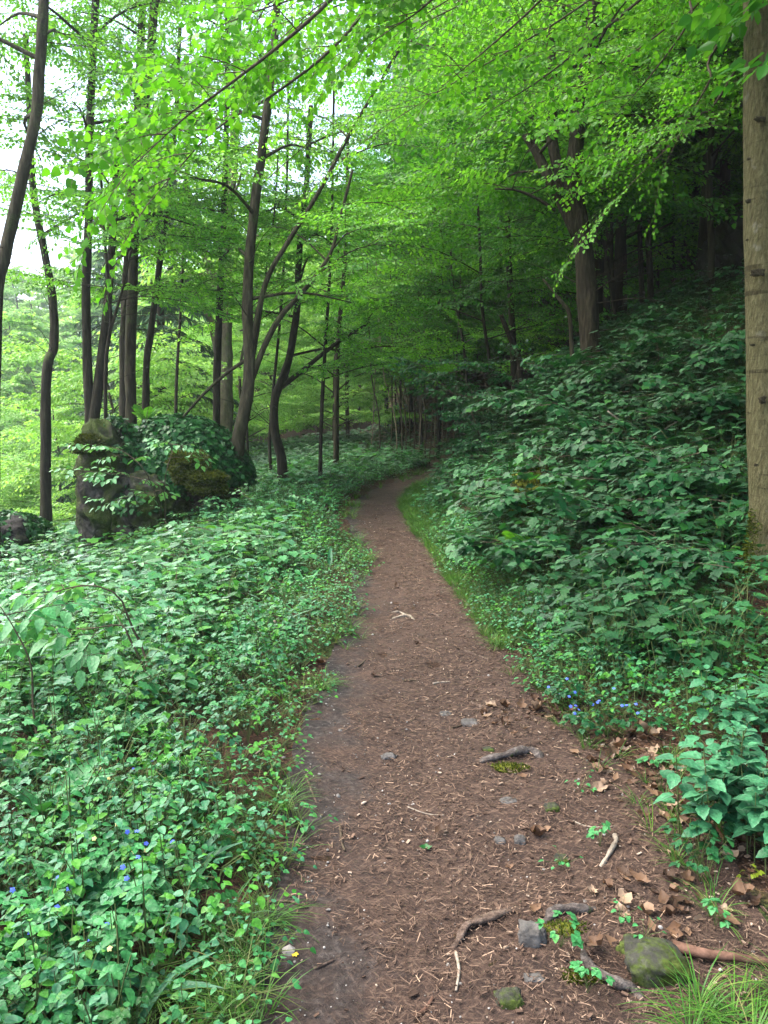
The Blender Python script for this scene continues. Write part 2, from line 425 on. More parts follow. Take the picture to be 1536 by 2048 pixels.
M['petal_cream'] = leaf_mat('petal_cream', [(0, (.7, .62, .2)), (1, (.8, .75, .4))], trans=(1, 1, .7), tmix=.3, gloss=.2)
M['dead_leaf'] = leaf_mat('dead_leaf', [(0, (.04, .022, .012)), (.45, (.10, .055, .03)), (.8, (.18, .11, .065)), (1, (.33, .24, .16))], trans=(1, .8, .5), tmix=.15, gloss=.4, rough=.5)
M['bark_dark'] = rough_mat('bark_dark', [(.3, (.008, .007, .004)), (.5, (.022, .019, .010)), (.75, (.05, .045, .026))], 14, 1.0, (1.4, 1.4, .22), moss=(.045, .065, .015), moss_amt=.42)
M['bark_mid'] = rough_mat('bark_mid', [(.3, (.012, .010, .005)), (.5, (.036, .031, .016)), (.75, (.085, .075, .042))], 14, 1.0, (1.4, 1.4, .22), moss=(.04, .05, .015), moss_amt=.47)
M['bark_pale'] = rough_mat('bark_pale', [(.3, (.07, .055, .032)), (.55, (.14, .115, .075)), (.8, (.22, .20, .14))], 9, .5, (1.2, 1.2, .4), moss=(.10, .12, .035), moss_amt=.46)
M['bark_maple'] = rough_mat('bark_maple', [(.3, (.010, .008, .004)), (.5, (.034, .027, .016)), (.75, (.085, .068, .044))], 16, 1.0, (1.6, 1.6, .22), moss=(.05, .06, .015), moss_amt=.40, bdist=.05)
M['bark_scar'] = rough_mat('bark_scar', [(.3, (.02, .016, .008)), (.6, (.06, .05, .026)), (.8, (.10, .085, .05))], 40, .8)
M['bark_beech'] = rough_mat('bark_beech', [(.25, (.035, .031, .012)), (.42, (.09, .08, .034)), (.58, (.135, .122, .056)), (.75, (.21, .19, .10))], 34, 1.0, (1.6, 1.6, .4), moss=(.045, .045, .012), moss_amt=.44, moss_scale=3.5, bdist=.05, detail=9, sp2=(7, .64, (.26, .24, .18)), bands=True)
M['moss'] = rough_mat('moss', [(.3, (.010, .018, .003)), (.5, (.030, .045, .006)), (.7, (.075, .085, .012))], 30, 1.0, detail=8)
M['twig'] = rough_mat('twig', [(.3, (.03, .022, .014)), (.7, (.09, .07, .045))], 14, .3)
M['stem'] = rough_mat('stem', [(.3, (.04, .08, .02)), (.7, (.10, .11, .04))], 10, .1)
M['rock'] = rough_mat('rock', [(.3, (.012, .011, .009)), (.5, (.036, .033, .027)), (.65, (.085, .078, .068)), (.8, (.17, .16, .145))], 7, 1.0, detail=10, moss=(.035, .052, .008), moss_amt=.58, moss_scale=1.6, bdist=.08)
M['rock_dark'] = rough_mat('rock_dark', [(.3, (.008, .008, .007)), (.6, (.025, .023, .02)), (.8, (.05, .047, .042))], 4, 1.0, detail=10, moss=(.018, .026, .007), moss_amt=.5, bdist=.08)
M['stone'] = rough_mat('stone', [(.3, (.03, .028, .025)), (.5, (.075, .07, .064)), (.7, (.14, .13, .12))], 18, .9, detail=8, bdist=.01)
M['stone_moss'] = rough_mat('stone_moss', [(.3, (.012, .012, .009)), (.5, (.036, .036, .028)), (.7, (.10, .10, .085))], 14, 1.0, detail=8, moss=(.035, .05, .008), moss_amt=.58, moss_scale=9, bdist=.012)
M['root'] = rough_mat('root', [(.3, (.035, .023, .016)), (.5, (.085, .058, .043)), (.75, (.16, .12, .092))], 34, 1.0, (1, 1, 1), bdist=.02)
M['root_grey'] = rough_mat('root_grey', [(.3, (.025, .021, .018)), (.5, (.075, .062, .054)), (.75, (.17, .148, .13))], 38, 1.0, bdist=.02, moss=(.07, .09, .015), moss_amt=.38, moss_scale=9)
M['root_pale'] = rough_mat('root_pale', [(.3, (.14, .11, .08)), (.6, (.26, .22, .17)), (.8, (.36, .32, .26))], 26, .5, bdist=.006, moss=(.10, .12, .04), moss_amt=.38, moss_scale=9)
M['stick_red'] = rough_mat('stick_red', [(.3, (.03, .016, .010)), (.5, (.075, .04, .026)), (.75, (.17, .095, .065))], 20, .6, bdist=.008)
M['chips'] = island_mat('chips', [(0, (.03, .018, .012)), (.35, (.07, .043, .029)), (.75, (.14, .09, .062)), (.92, (.23, .165, .115)), (1, (.42, .34, .26))])
M['needles'] = island_mat('needles', [(0, (.03, .017, .011)), (.5, (.074, .047, .032)), (.88, (.14, .092, .064)), (1, (.29, .2, .135))])
M['pebble'] = island_mat('pebble', [(0, (.06, .055, .05)), (.6, (.16, .15, .135)), (1, (.38, .36, .33))], rough=.7)

# soils
def soil_mat():
    m, nt, N, Lk = new_mat('forest_soil')
    tc = N('ShaderNodeTexCoord')
    a = N('ShaderNodeTexNoise'); a.inputs['Scale'].default_value = 3; a.inputs['Detail'].default_value = 10; a.inputs['Roughness'].default_value = .7; Lk(tc.outputs['Object'], a.inputs['Vector'])
    r1 = ramp(nt, [(.3, (.012, .008, .005)), (.5, (.032, .02, .013)), (.7, (.065, .038, .024))]); Lk(a.outputs['Fac'], r1.inputs[0])
    v = N('ShaderNodeTexVoronoi'); v.inputs['Scale'].default_value = 26; Lk(tc.outputs['Object'], v.inputs['Vector'])
    r2 = ramp(nt, [(0, (.025, .014, .009)), (.55, (.07, .04, .024)), (1, (.13, .07, .04))]); Lk(v.outputs['Color'], r2.inputs[0])
    mx = N('ShaderNodeMix'); mx.data_type = 'RGBA'; mx.inputs['Factor'].default_value = .45; Lk(r1.outputs[0], mx.inputs['A']); Lk(r2.outputs[0], mx.inputs['B'])
    c = N('ShaderNodeTexNoise'); c.inputs['Scale'].default_value = 1.3; c.inputs['Detail'].default_value = 6; Lk(tc.outputs['Object'], c.inputs['Vector'])
    r3 = ramp(nt, [(.56, (0, 0, 0)), (.68, (1, 1, 1))]); Lk(c.outputs['Fac'], r3.inputs[0])
    mx2 = N('ShaderNodeMix'); mx2.data_type = 'RGBA'; Lk(r3.outputs[0], mx2.inputs['Factor']); Lk(mx.outputs['Result'], mx2.inputs['A']); mx2.inputs['B'].default_value = (.03, .05, .012, 1)
    f = N('ShaderNodeTexNoise'); f.inputs['Scale'].default_value = 70; f.inputs['Detail'].default_value = 6; f.inputs['Roughness'].default_value = .7; Lk(tc.outputs['Object'], f.inputs['Vector'])
    rf = ramp(nt, [(.36, (.25, .25, .25)), (.5, (.8, .8, .8)), (.66, (2.2, 2.0, 1.8))]); Lk(f.outputs['Fac'], rf.inputs[0])
    mf = N('ShaderNodeMix'); mf.data_type = 'RGBA'; mf.blend_type = 'MULTIPLY'; mf.inputs['Factor'].default_value = 1; Lk(mx2.outputs['Result'], mf.inputs['A']); Lk(rf.outputs[0], mf.inputs['B'])
    bs = N('ShaderNodeBsdfPrincipled'); Lk(mf.outputs['Result'], bs.inputs['Base Color']); bs.inputs['Roughness'].default_value = .95; bs.inputs['Specular IOR Level'].default_value = .15
    bp = N('ShaderNodeBump'); bp.inputs['Strength'].default_value = .9; bp.inputs['Distance'].default_value = .03; Lk(a.outputs['Fac'], bp.inputs['Height']); bp3 = N('ShaderNodeBump'); bp3.inputs['Strength'].default_value = 1; bp3.inputs['Distance'].default_value = .012; Lk(f.outputs['Fac'], bp3.inputs['Height']); Lk(bp.outputs[0], bp3.inputs['Normal']); Lk(bp3.outputs[0], bs.inputs['Normal'])
    out = N('ShaderNodeOutputMaterial'); Lk(bs.outputs[0], out.inputs[0])
    return m

def path_mat():
    """needle-brown soil; a band of dark damp earth with grit runs along one side (uv.x across the path)"""
    m, nt, N, Lk = new_mat('path_soil')
    tc = N('ShaderNodeTexCoord'); uv = N('ShaderNodeUVMap')
    a = N('ShaderNodeTexNoise'); a.inputs['Scale'].default_value = 9; a.inputs['Detail'].default_value = 12; a.inputs['Roughness'].default_value = .75; Lk(tc.outputs['Object'], a.inputs['Vector'])
    r1 = ramp(nt, [(.28, (.016, .010, .007)), (.45, (.039, .023, .016)), (.6, (.072, .043, .029)), (.78, (.11, .074, .054))]); Lk(a.outputs['Fac'], r1.inputs[0])
    # fibres: stretched voronoi in three directions of random cells
    fib = None
    for i, (rz, sc) in enumerate(((0.75, 60), (1.55, 74), (2.4, 66))):
        mp0 = N('ShaderNodeMapping'); mp0.inputs['Rotation'].default_value = (0, 0, rz); Lk(tc.outputs['Object'], mp0.inputs[0])
        mp = N('ShaderNodeMapping'); mp.inputs['Scale'].default_value = (1, .22, 1)
        Lk(mp0.outputs[0], mp.inputs[0])
        v = N('ShaderNodeTexNoise'); v.inputs['Scale'].default_value = sc * 1.6; v.inputs['Detail'].default_value = 2; Lk(mp.outputs[0], v.inputs['Vector'])
        if fib is None: fib = v.outputs['Fac']
        else:
            mm = N('ShaderNodeMath'); mm.operation = 'MAXIMUM'; Lk(fib, mm.inputs[0]); Lk(v.outputs['Fac'], mm.inputs[1]); fib = mm.outputs[0]
    r2 = ramp(nt, [(.5, (.014, .008, .006)), (.6, (.056, .034, .024)), (.72, (.16, .106, .073))]); Lk(fib, r2.inputs[0])
    mx = N('ShaderNodeMix'); mx.data_type = 'RGBA'; mx.inputs['Factor'].default_value = .5; Lk(r1.outputs[0], mx.inputs['A']); Lk(r2.outputs[0], mx.inputs['B'])
    # dark damp earth
    sx = N('ShaderNodeSeparateXYZ'); Lk(uv.outputs[0], sx.inputs[0])
    c = N('ShaderNodeTexNoise'); c.inputs['Scale'].default_value = 2.6; c.inputs['Detail'].default_value = 8; c.inputs['Roughness'].default_value = .65; Lk(tc.outputs['Object'], c.inputs['Vector'])
    ad = N('ShaderNodeMath'); ad.operation = 'MULTIPLY_ADD'; Lk(c.outputs['Fac'], ad.inputs[0]); ad.inputs[1].default_value = .75; Lk(sx.outputs[0], ad.inputs[2])
    r3 = ramp(nt, [(.42, (1, 1, 1)), (.60, (0, 0, 0))]); Lk(ad.outputs[0], r3.inputs[0])
    d = N('ShaderNodeTexNoise'); d.inputs['Scale'].default_value = 40; d.inputs['Detail'].default_value = 8; Lk(tc.outputs['Object'], d.inputs['Vector'])
    r4 = ramp(nt, [(.35, (.014, .011, .010)), (.55, (.033, .027, .024)), (.7, (.075, .064, .057))]); Lk(d.outputs['Fac'], r4.inputs[0])
    mx2 = N('ShaderNodeMix'); mx2.data_type = 'RGBA'; Lk(r3.outputs[0], mx2.inputs['Factor']); Lk(mx.outputs['Result'], mx2.inputs['A']); Lk(r4.outputs[0], mx2.inputs['B'])
    bs = N('ShaderNodeBsdfPrincipled'); Lk(mx2.outputs['Result'], bs.inputs['Base Color']); bs.inputs['Roughness'].default_value = .85; bs.inputs['Specular IOR Level'].default_value = .25
    bp = N('ShaderNodeBump'); bp.inputs['Strength'].default_value = 1; bp.inputs['Distance'].default_value = .012; Lk(fib, bp.inputs['Height'])
    bp2 = N('ShaderNodeBump'); bp2.inputs['Strength'].default_value = .8; bp2.inputs['Distance'].default_value = .03; Lk(a.outputs['Fac'], bp2.inputs['Height']); Lk(bp.outputs[0], bp2.inputs['Normal']); Lk(bp2.outputs[0], bs.inputs['Normal'])
    out = N('ShaderNodeOutputMaterial'); Lk(bs.outputs[0], out.inputs[0])
    return m
M['soil'] = soil_mat(); M['path'] = path_mat()

# ------------------------------------------------------------------ ground and path
def axis(lo, dlo, dhi, hi, step, grow=1.12):
    a = list(np.arange(dlo, dhi, step)); s = step; v = dhi
    while v < hi: a.append(v); s *= grow; v += s
    s = step; v = dlo; b = []
    while v > lo: s *= grow; v -= s; b.append(v)
    return np.array(b[::-1] + a)

def grid_mesh(name, xs, ys, zf, mat, lift=0):
    X, Y = np.meshgrid(xs, ys); Z = zf(X, Y) + lift
    nx, ny = len(xs), len(ys)
    i = (np.arange(ny - 1)[:, None] * nx + np.arange(nx - 1)[None, :]).ravel()
    q = np.stack([i, i + 1, i + nx + 1, i + nx], -1)
    b = MB(); b.add(np.stack([X, Y, Z], -1), q.ravel(), np.full(len(q), 4))
    return b.build(name, mat)

gx = axis(-320, -7, 7, 260, .11); gy = axis(-60, -2.5, 24, 420, .11)
tag(grid_mesh('forest_floor', gx, gy, hgt, M['soil']), kind='structure')

def build_path():
    ys = np.concatenate([np.arange(-2.5, 14, .045), np.arange(14, 44, .1)]); n = 34
    u = np.linspace(0, 1, n)
    l = pl(ys) - .10 + .10 * fbm(ys * 1.9, ys * 0 + 3, 21, 4); r = pr(ys) + .14 + .16 * fbm(ys * 1.5, ys * 0 + 8, 33, 4)
    X = l[:, None] * (1 - u) + r[:, None] * u; Y = np.repeat(ys[:, None], n, 1)
    Z = hgt(X, Y) + .006 + .012 * fbm(X * 7, Y * 7, 51, 3) * np.sin(np.pi * u) ** .3
    edge = np.minimum(u, 1 - u); Z = Z - .03 * (1 - sstep(0, .06, edge)); Z[:, 1:-1] = np.maximum(Z[:, 1:-1], hgt(X, Y)[:, 1:-1] + .003)
    i = (np.arange(len(ys) - 1)[:, None] * n + np.arange(n - 1)[None, :]).ravel()
    q = np.stack([i, i + 1, i + n + 1, i + n], -1)
    b = MB(); b.add(np.stack([X, Y, Z], -1), q.ravel(), np.full(len(q), 4))
    o = b.build('path', M['path'])
    uvl = o.data.uv_layers.new(name='UVMap'); vi = np.zeros(len(o.data.loops), np.int32); o.data.loops.foreach_get('vertex_index', vi)
    U = np.repeat(u[None, :], len(ys), 0).ravel(); Vv = np.repeat(ys[:, None], n, 1).ravel()
    uvl.data.foreach_set('uv', np.stack([U[vi], Vv[vi]], -1).astype(np.float32).ravel())
    tag(o, kind='structure')
build_path()

# ------------------------------------------------------------------ litter on the path and the ground (uncountable)
def sample(n, x0, x1, y0, y1, ybias=1.0):
    y = y0 + (y1 - y0) * rng.random(n) ** ybias
    return rng.uniform(x0, x1, n), y

def flat_frames(n, tilt=.2, size=1.0):
    a = rng.uniform(0, 2 * np.pi, n)
    D = np.stack([np.cos(a), np.sin(a), rng.normal(0, tilt, n)], -1)
    N = np.array([0, 0, 1.0]) + rng.normal(0, tilt, (n, 3))
    return frames(nrm(D), nrm(N), np.ones(n) * size)

def litter():
    # needles
    V = np.array([[-.5, -.5, 0], [.5, -.5, 0], [.5, .5, .3], [-.5, .5, .3]]); quad = (V, np.array([0, 1, 2, 3]), np.array([4]))
    n = 90000
    x, y = sample(n, -.9, 2.6, .9, 11, 2.0)
    s = (x - pl(y)) / (pr(y) - pl(y)); patch = fbm(x * 2.2, y * 2.2, 71, 3)
    k = (s > .16 + .5 * patch + .12) & (s < 1.5) & (rng.random(n) < np.where(s > 1.05, .45, 1)) & (fbm(x * 4, y * 4, 5) > -.35)
    x, y = x[k], y[k]; m = len(x)
    F = flat_frames(m, .18); L = rng.uniform(.012, .045, m) * (.8 + y * .04); W = rng.uniform(.0012, .0024, m) * (1 + y * .09)
    F = F * np.stack([L, W, W], -1)[:, None, :]
    b = MB(); b.scatter(quad, F, np.stack([x, y, hgt(x, y) + .012 + rng.uniform(0, .006, m)], -1))
    tag(b.build('needle_litter', M['needles'], smooth=False), 'brown needle litter strewn along the trodden path', 'litter', kind='stuff')
    # wood chips
    V = np.array([[-.5, -.5, 0], [.5, -.4, 0], [.45, .5, 0], [-.5, .4, 0], [-.5, -.5, 1], [.5, -.4, 1], [.45, .5, 1], [-.5, .4, 1]])
    box = (V, np.array([4, 5, 6, 7, 0, 1, 5, 4, 1, 2, 6, 5, 2, 3, 7, 6, 3, 0, 4, 7]), np.array([4] * 5))
    n = 34000
    x, y = sample(n, -.8, 2.4, .9, 14, 1.8)
    s = (x - pl(y)) / (pr(y) - pl(y)); k = (s > .05) & (s < 1.35) & (rng.random(n) < np.clip(s * 1.8, .15, 1))
    x, y = x[k], y[k]; m = len(x)
    L = rng.lognormal(-4.85, .5, m); W = L * rng.uniform(.15, .6, m); H = rng.uniform(.002, .005, m)
    F = flat_frames(m, .15) * np.stack([L, W, H], -1)[:, None, :]
    b = MB(); b.scatter(box, F, np.stack([x, y, hgt(x, y) + .009 + rng.uniform(0, .004, m)], -1))
    tag(b.build('wood_chips', M['chips'], smooth=False), 'small pale and brown bark chips scattered over the path', 'wood chips', kind='stuff')
    # grit
    n = 5200
    x, y = sample(n, -.8, 2.2, .9, 12, 1.7)
    s = (x - pl(y)) / (pr(y) - pl(y)); k = (s > -.05) & (s < 1.2) & (rng.random(n) < np.where(s < .4, 1, .3))
    x, y = x[k], y[k]; m = len(x)
    ic = ico(1); S = rng.lognormal(-5.9, .5, m)
    F = flat_frames(m, .3) * np.stack([S * rng.uniform(.8, 1.5, m), S, S * .7], -1)[:, None, :]
    b = MB(); b.scatter(ic, F, np.stack([x, y, hgt(x, y) + .008], -1))
    tag(b.build('path_gravel', M['pebble'], smooth=False), 'pale grit pressed into the dark damp earth of the path', 'grit', kind='stuff')
    # dead leaves
    n = 5200
    x, y = sample(n, -3.2, 6.5, 1.2, 12, 1.5)
    sr = x - pr(y); dens = np.where(sr > .15, np.where((y < 4.6) & (sr > .35), .75, .30), np.where(x < pl(y), .16, .03))
    dens = dens * np.clip(.75 + 2.2 * fbm(x * 1.1, y * 1.1, 91, 3), .05, 2)
    k = rng.random(n) < dens; x, y = x[k], y[k]
    x2, y2 = sample(4200, .55, 2.4, 1.3, 4.6)
    d2 = np.clip(.28 + 1.6 * fbm(x2 * 1.6, y2 * 1.6, 93, 3), 0, 1) * sstep(.2, .5, x2 / y2 + .12 * fbm(x2 * 3, y2 * 3, 95) + .28 * np.exp(-((y2 - 4.0) / .35) ** 2)) * np.where(y2 > 4.3, .3, 1)
    k2 = rng.random(len(x2)) < d2; x = np.concatenate([x, x2[k2]]); y = np.concatenate([y, y2[k2]]); m = len(x)
    S = rng.uniform(.03, .08, m)
    b = MB(); F = flat_frames(m, .35) * S[:, None, None]; T = np.stack([x, y, hgt(x, y) + .012], -1)
    [b.scatter(DEADS[q], F[q::5], T[q::5]) for q in range(5)]
    tag(b.build('leaf_litter', M['dead_leaf']), 'dry brown fallen leaves lying over bare soil and under the herbs', 'leaf litter', kind='stuff')

def ico(sub):
    import bmesh
    bm = bmesh.new(); bmesh.ops.create_icosphere(bm, subdivisions=sub, radius=1.0)
    bm.verts.ensure_lookup_table()
    V = np.array([v.co[:] for v in bm.verts]); lo = np.array([v.index for f in bm.faces for v in f.verts]); to = np.array([len(f.verts) for f in bm.faces])
    bm.free()
    return V, lo, to
litter()

# ------------------------------------------------------------------ herbs
def kit_nettle(seed, h=.3, pairs=5, ls=.055):
    g = np.random.default_rng(seed); k = Kit()
    t = np.linspace(0, 1, 5); lean = g.normal(0, .12, 2)
    pts = np.stack([lean[0] * h * t ** 2, lean[1] * h * t ** 2, h * t], -1)
    k.w.tube(pts, .0028 * (1.2 - .6 * t), 3, cap=False)
    for i in range(pairs):
        f = .25 + .75 * (i + 1) / pairs; p = np.array([np.interp(f, t, pts[:, j]) for j in range(3)])
        a0 = i * np.pi / 2 + g.normal(0, .25); s = ls * (1.15 - .55 * abs(f - .6)) * g.uniform(.8, 1.1) * (.6 if f > .97 else 1)
        for a in (a0, a0 + np.pi):
            d = np.array([math.cos(a), math.sin(a), g.uniform(-.3, .25) if f < .97 else .5])
            k.leaf(p + d * .012, d, np.array([0, 0, 1]) + g.normal(0, .2, 3) , s)
    return k.done()

def kit_trifol(seed, n=7, h=.2, ls=.036, single=False):
    g = np.random.default_rng(seed); k = Kit()
    for i in range(n):
        a = g.uniform(0, 2 * np.pi); r = g.uniform(.02, .14); hh = h * g.uniform(.45, 1.1)
        e = np.array([math.cos(a) * r, math.sin(a) * r, hh])
        k.w.tube(np.array([[0, 0, 0], e * [.3, .3, .6], e]), [.0018, .0015, .0012], 3, cap=False)
        nn = np.array([math.cos(a) * .3, math.sin(a) * .3, 1]) + g.normal(0, .2, 3)
        for da in ((0,) if single else (-1.25, 0, 1.25)):
            b = a + da + g.normal(0, .15)
            k.leaf(e, np.array([math.cos(b), math.sin(b), g.uniform(-.35, .1)]), nn, ls * g.uniform(.75, 1.2) * (1.0 if da == 0 else .9))
    return k.done()

def kit_grass(seed, n=16, L=.22):
    g = np.random.default_rng(seed); k = Kit()
    for i in range(n):
        a = g.uniform(0, 2 * np.pi); r = g.uniform(0, .035)
        el = g.uniform(.7, 2.2)
        k.leaf(np.array([math.cos(a) * r, math.sin(a) * r, 0]), np.array([math.cos(a), math.sin(a), el]), np.array([-math.cos(a) * el, -math.sin(a) * el, 1.0]), L * g.uniform(.5, 1.15))
    return k.done()

K_NET = [kit_nettle(i, h=.20 + .05 * (i % 4), pairs=4 + i % 3, ls=.046) for i in range(8)]
K_TRI = [kit_trifol(20 + i) for i in range(6)]
K_LOB = [kit_trifol(40 + i, n=5, h=.3, ls=.085, single=True) for i in range(6)]
K_RND = [kit_trifol(60 + i, n=9, h=.11, ls=.026, single=True) for i in range(5)]
K_STR = [kit_grass(180 + i, n=6, L=.26) for i in range(4)]
K_GRA = [kit_grass(80 + i) for i in range(5)]

def scatter_herb(kits, x, y, proto, lm, wm, smin=.6, smax=1.2, size=.86, sink=0.0, dist_grow=.035, tints=True, moff=0):
    m = len(x)
    if m == 0: return
    sc = rng.uniform(smin, smax, m) * (1 + dist_grow * np.maximum(y - 4, 0) * .4)
    z = hgt(x, y) - sink
    Rm = yaw_mats(rng.uniform(0, 2 * np.pi, m), rng.normal(0, .14, m))
    idx = rng.integers(0, len(kits), m); T = np.stack([x, y, z], -1); sz = size * (1 + dist_grow * np.maximum(y - 3, 0))
    mi = rng.choice(4, m, p=[.5, .2, .2, .1]) if tints else np.zeros(m, int)
    prs = proto if isinstance(proto, list) else [proto]
    pi = rng.integers(0, len(prs), m)
    for a in range(4):
        for p in range(len(prs)):
            k = (mi == a) & (pi == p)
            if k.any(): place(kits, idx[k], Rm[k], T[k], sc[k], lm, prs[p], wm, size=sz[k], mat=a + moff)

K_TWH = [spray_kit(.42, .07, 750 + i, nside=3, droop=.15, tw=.003, tilt=.25) for i in range(5)]
def herbs():
    # ---- side towards the valley
    lm = MB(); wm = MB()
    def field(n, keep, y0=1.2, y1=24, yb=1.35, x0=-8.5):
        x, y = sample(int(n * Q), x0, 1.2, y0, y1, yb)
        s = pl(y) - x + .16 * fbm(y * 1.4, x * 1.4, 61, 3)       # metres into the herbs
        k = (s > 0) & (x > -1.15 * y - .8) & (rng.random(len(x)) < keep(x, y, s)); return x[k], y[k]
    cl = lambda x, y, sd: np.clip(np.interp(y, [2, 5], [.42, .62]) + 2.0 * fbm(x * .9, y * .9, sd, 3), 0, 1)
    x, y = field(23000, lambda x, y, s: cl(x, y, 101) * sstep(.02, .45, s)); n_ = y < 5; scatter_herb(K_NET, x[n_], y[n_], [SERR5, LEAF4], lm, wm); scatter_herb(K_NET, x[~n_], y[~n_], LEAF4, lm, wm)
    x, y = field(19000, lambda x, y, s: cl(x, y, 111) * sstep(.05, .5, s)); scatter_herb(K_TRI, x, y, [ROUND, SERR5W], lm, wm)
    x, y = field(17000, lambda x, y, s: cl(x, y, 121) * sstep(.5, 1.2, s) * sstep(2.6, 4.2, y)); scatter_herb(K_LOB, x, y, LOBED, lm, wm, .55, 1.25, size=np.interp(y, [3, 7], [.75, 1.05]))
    x, y = field(13000, lambda x, y, s: .8 * (1 - .5 * sstep(.7, 1.5, s)), y1=10); scatter_herb(K_RND, x, y, ROUND, lm, wm)
    x, y = field(700, lambda x, y, s: cl(x, y, 131) * sstep(.2, .7, s), y1=7); scatter_herb(K_NET, x, y, pr_serrate(.36, .3, 6, .1), lm, wm, .8, 1.2, size=1.55)
    x, y = field(900, lambda x, y, s: sstep(.1, .5, s), y1=8); scatter_herb(K_STR, x, y, pr_serrate(.09, .5, 6, .05), lm, wm, .5, 1.1)
    x, y = field(1500, lambda x, y, s: sstep(.1, .6, s) * .8, y1=12); scatter_herb(K_GRA, x, y, BLADE, lm, None, .6, 1.3)
    x, y = field(800, lambda x, y, s: sstep(.3, .8, s), y0=2.2, y1=14)
    for a, b_ in zip(x, y):
        z_ = h1(a, b_); hh = rng.uniform(.25, .6); dx, dy = rng.normal(0, .13, 2); wm.tube(np.array([[a, b_, z_], [a + dx * .4, b_ + dy * .4, z_ + hh * .6], [a + dx, b_ + dy, z_ + hh]]), [.0022, .0018, .001], 4, cap=False)
    lo = lm.build('herb_undergrowth', [M[k] for k in ('leaf_herb', 'leaf_herb_blue', 'leaf_herb_fresh', 'leaf_herb_dark')]); tag(lo, 'pale green knee-high herbs carpeting the valley side of the path', 'undergrowth', kind='stuff')
    st = wm.build('stems', M['stem'], smooth=False); st.parent = lo; st['kind'] = 'stuff'
    lm = MB(); wm = MB()
    x, y = field(1000, lambda x, y, s: sstep(.7, 1.6, s) * sstep(4, 6, y) * .9 * (1 - np.exp(-((x + 3.7) / 1.1) ** 2 - ((y - 9.8) / 1.5) ** 2)), y1=20)
    m = len(x); T = np.stack([x, y, hgt(x, y) + rng.uniform(.25, .55, m)], -1); a = rng.uniform(0, 6.28, m)
    place(K_TWH, rng.integers(0, 5, m), rot_dir(np.stack([np.cos(a), np.sin(a), rng.uniform(-.1, .35, m)], -1), rng.normal(0, .2, m)), T, rng.uniform(.7, 1.3, m), lm, LEAF4, wm)
    sp = lm.build('twig_leaves', M['leaf_pale']); sp.parent = lo; sp['kind'] = 'stuff'; st = wm.build('twigs', M['twig'], smooth=False); st.parent = lo; st['kind'] = 'stuff'
    # ---- bank side
    lm = MB(); wm = MB()
    bare = lambda x, y, s: 1 - np.exp(-((x - 1.75) / .75) ** 2 - ((y - 2.9) / 1.1) ** 2) * .97
    def field2(n, keep, y0=2.0, y1=22, yb=1.3):
        x, y = sample(int(n * Q), .2, 9, y0, y1, yb)
        s = x - pr(y) - np.interp(y, [2, 3.2, 3.9, 4.4, 6], [.75, .62, .18, .08, .04]) + .2 * fbm(y * 1.3, x * 1.3, 161, 3)
        k = (s > 0) & (x < 1.05 * y + 1.2) & (rng.random(len(x)) < keep(x, y, s) * bare(x, y, s) * np.where((y > 12.5) & (y < 25), .05 + .95 * sstep(.7, 1.1, s), 1) * (1 - .55 * sstep(3.2, 4.6, s)) * (1 - .9 * np.exp(-((x - 2.45) / .38) ** 2 - ((y - 4.9) / .62) ** 2))); return x[k], y[k]
    x, y = field2(15000, lambda x, y, s: cl(x, y, 201) * sstep(.0, .4, s)); scatter_herb(K_NET, x, y, [SERR5, LEAF4], lm, wm, .7, 1.1)
    x, y = field2(19000, lambda x, y, s: cl(x, y, 211) * sstep(.0, .3, s)); scatter_herb(K_TRI, x, y, [ROUND, SERR5W], lm, wm, moff=4)
    x, y = field2(24000, lambda x, y, s: np.clip(cl(x, y, 221) + .15, 0, 1) * sstep(.2, .8, s) * sstep(3.6, 4.8, y)); scatter_herb(K_LOB, x, y, LOBED, lm, wm, .8, 1.5)
    x, y = field2(22000, lambda x, y, s: .9 * (1 - .6 * sstep(.7, 1.5, s)), y1=10); scatter_herb(K_RND, x, y, ROUND, lm, wm, moff=4)
    x, y = rng.uniform(-9, 13, 11000), rng.uniform(19, 44, 11000)
    k = ((x < pl(y) - .2) | (x > pr(y) + .1)) & ((768 + FPX * x / y < 690 + 60 * fbm(x, y, 3)) | (y < 23) | (rng.random(11000) < .35)); scatter_herb(K_LOB, x[k], y[k], LOBED, lm, None, .9, 1.6, dist_grow=.025)
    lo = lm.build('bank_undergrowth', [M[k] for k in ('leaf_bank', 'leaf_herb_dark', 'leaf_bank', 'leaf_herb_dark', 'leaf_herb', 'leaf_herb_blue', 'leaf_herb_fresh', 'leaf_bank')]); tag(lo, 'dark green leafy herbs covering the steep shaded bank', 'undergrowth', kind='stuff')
    st = wm.build('stems', M['stem'], smooth=False); st.parent = lo; st['kind'] = 'stuff'
    lm = MB(); wm = MB()
    x, y = field2(3000, lambda x, y, s: sstep(.4, 1.0, s) * sstep(4, 5.5, y) * .8, y1=18)
    m = len(x); T = np.stack([x, y, hgt(x, y) + rng.uniform(.15, .5, m)], -1); a = rng.uniform(2.2, 4.6, m)
